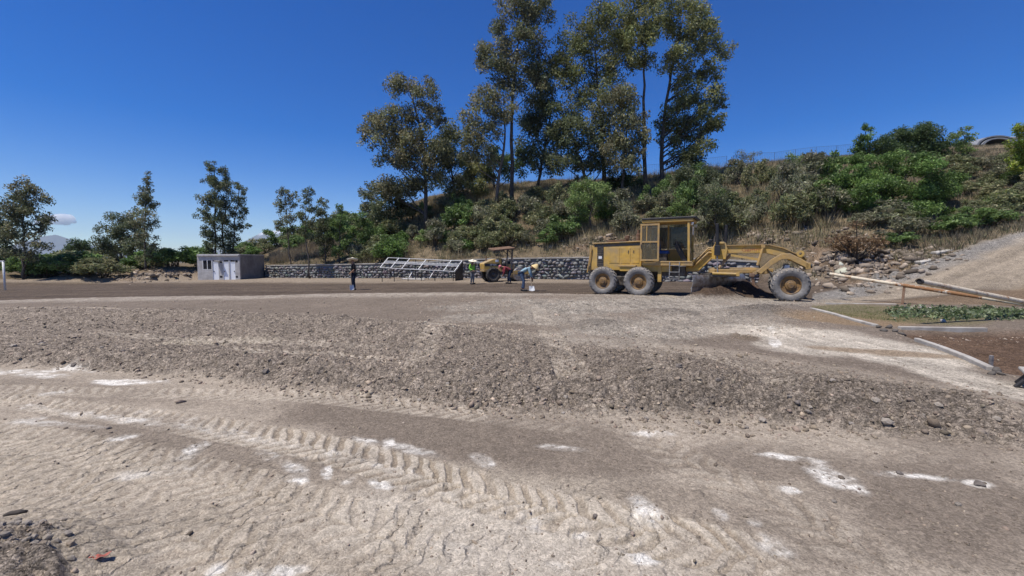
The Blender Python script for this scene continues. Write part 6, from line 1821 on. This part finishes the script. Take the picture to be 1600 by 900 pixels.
def arch_shed():
    d = 62
    c = at(1560, 229, d); k = d / F
    root = thing('arched_shed', 'grey arched metal roof shed on top of the right hill', 'shed', tuple(c))
    rad = 34 * k; hh = 17 * k
    def arc(f, n=18): return [(rad * f * math.cos(t), hh * f * math.sin(t)) for t in np.linspace(0, math.pi, n)]
    b = MB(); o_ = arc(1.0); i_ = arc(.90)[::-1]; b.prism(o_ + i_, -.02, 9); b.build('roof_shell', M['shed'], root)
    b = MB(); o_ = arc(.80); i_ = arc(.68)[::-1]; b.prism(o_ + i_, -.1, .25); b.build('inner_arch', M['shed'], root)
    b = MB(); b.prism(arc(.89), 3.0, 3.2); b.build('end_wall', M['dark'], root)
    b = MB(); b.box((0, 4.5, -1.2), (rad * 2.0, 8.8, 2.4)); b.build('base_wall', M['concrete'], root)
    w = thing('white_building', 'white wall of a building right behind the arched shed', 'building', tuple(at(1590, 232, d + 3)))
    b = MB(); b.box((0, 3, .2), (5.2, 5, 3.0)); b.build('wall', M['white'], w)
    b = MB(); b.box((0, 3, 1.76), (5.6, 5.4, .12)); b.build('roof', M['white'], w)
arch_shed()

# ------------------------------------------------------------------ far mountains, air, cloud
M['mountain'] = mat('mountain_rock', (.13, .12, .10), .95, c2=(.09, .10, .07), scale=.0012)
def mountain(label, peaks, dist, snow=None):
    """ridge of peaks [(u, v)] seen at dist"""
    g = np.random.default_rng(int(dist))
    nx, ny = 120, 40
    us = np.linspace(peaks[0][0], peaks[-1][0], nx)
    hv = np.interp(us, [p[0] for p in peaks], [p[1] for p in peaks])
    V = []; C = []
    W = dist * .12
    for j in range(ny):
        t = j / (ny - 1) * 2 - 1
        for i in range(nx):
            x = (us[i] - 800) / F * dist; y = dist + t * W
            h = at(us[i], hv[i], dist)[2]
            f = max(0, 1 - abs(t)) ** 1.3
            nn = float(fbm(np.array([x / (dist * .02)]), np.array([y / (dist * .02)]), 4, 7)[0])
            z = -40 + (h + 40) * f * (1 + .12 * nn * (1 - f * .7))
            V.append((x, y, z))
            C.append((.62, .63, .65) if snow and z > snow * (1 + .12 * nn) else (.12, .115, .095))
    Fc = [(j * nx + i, j * nx + i + 1, (j + 1) * nx + i + 1, (j + 1) * nx + i) for j in range(ny - 1) for i in range(nx - 1)]
    me = quads_mesh('mountain', V, Fc, smooth=True); set_col(me, np.array(C))
    o = link('mountain', me, M['mountain_attr']); struct(o); o['label'] = label
M['mountain_attr'] = attr_mat('mountain_surface', .95, fine=((.004, .25),), spec=.1)
mountain('far blue volcano on the left skyline', [(-260, 404), (-80, 395), (0, 388), (40, 378), (75, 368), (92, 366.5), (112, 373), (150, 384), (220, 394), (330, 402)], 9000)
mountain('far blue mountain with white capped summit', [(270, 404), (360, 388), (395, 372), (415, 361), (430, 358.5), (447, 359), (470, 368), (520, 382), (620, 396), (760, 404)], 9600, snow=9600 / F * 41)
def haze():
    b = MB(); b.box((0, 4000, 355), (17000, 16000, 800))
    m = bpy.data.materials.new('haze_air'); m.use_nodes = True
    n = m.node_tree; n.nodes.clear()
    out = n.nodes.new('ShaderNodeOutputMaterial'); v = n.nodes.new('ShaderNodeVolumePrincipled')
    v.inputs['Color'].default_value = (.62, .80, 1.0, 1); v.inputs['Density'].default_value = 6e-5; v.inputs['Anisotropy'].default_value = .0
    n.links.new(v.outputs[0], out.inputs['Volume'])
    o = b.build('haze', m); struct(o, 'stuff'); o['label'] = 'thin pale haze filling the air'
haze()
def cloud():
    g = np.random.default_rng(17)
    d = 13500; k = d / F
    bm = bmesh.new()
    for (u, v, r) in ((62, 347, 6), (72, 344, 8), (82, 342, 9), (92, 341, 10), (100, 340, 10), (107, 342, 8), (104, 348, 6), (92, 347, 7), (78, 347, 6), (50, 350, 4), (111, 346, 5)):
        p = at(u, v, d + g.uniform(-60, 60))
        bmesh.ops.create_icosphere(bm, subdivisions=3, radius=r * k, matrix=Matrix.Translation(p) @ Matrix.Diagonal((1.15, 1, .62, 1)))
    me = bpy.data.meshes.new('cloud'); bm.to_mesh(me); bm.free()
    m = bpy.data.materials.new('cloud_vapour'); m.use_nodes = True
    n = m.node_tree; n.nodes.clear()
    out = n.nodes.new('ShaderNodeOutputMaterial'); v = n.nodes.new('ShaderNodeVolumePrincipled')
    v.inputs['Color'].default_value = (1, 1, 1, 1); v.inputs['Density'].default_value = .010
    n.links.new(v.outputs[0], out.inputs['Volume'])
    sc.cycles.volume_bounces = 8
    o = link('cloud', me, m)
    r = o.modifiers.new('remesh', 'REMESH'); r.mode = 'VOXEL'; r.voxel_size = 16
    tx = bpy.data.textures.new('puffs', 'CLOUDS'); tx.noise_scale = 170; tx.noise_depth = 4
    dm = o.modifiers.new('puffs', 'DISPLACE'); dm.texture = tx; dm.strength = 150; dm.texture_coords = 'LOCAL'
    tag(o, 'small white cloud low over the left mountain', 'cloud')
cloud()

x, y = gp(25, 803); z = ground(x, y)
b = MB(); b.tube([(-.055, 0, .006), (-.03, .004, .012), (.02, -.003, .014), (.05, .002, .008)], [.006, .013, .014, .007], 7); o = b.build('bark_piece', M['bark'], None, (x, y, z + .004), rot=(0, 0, R(24)), smooth=True); tag(o, 'dark stick of bark lying on pale dust beside the gravel', 'bark')
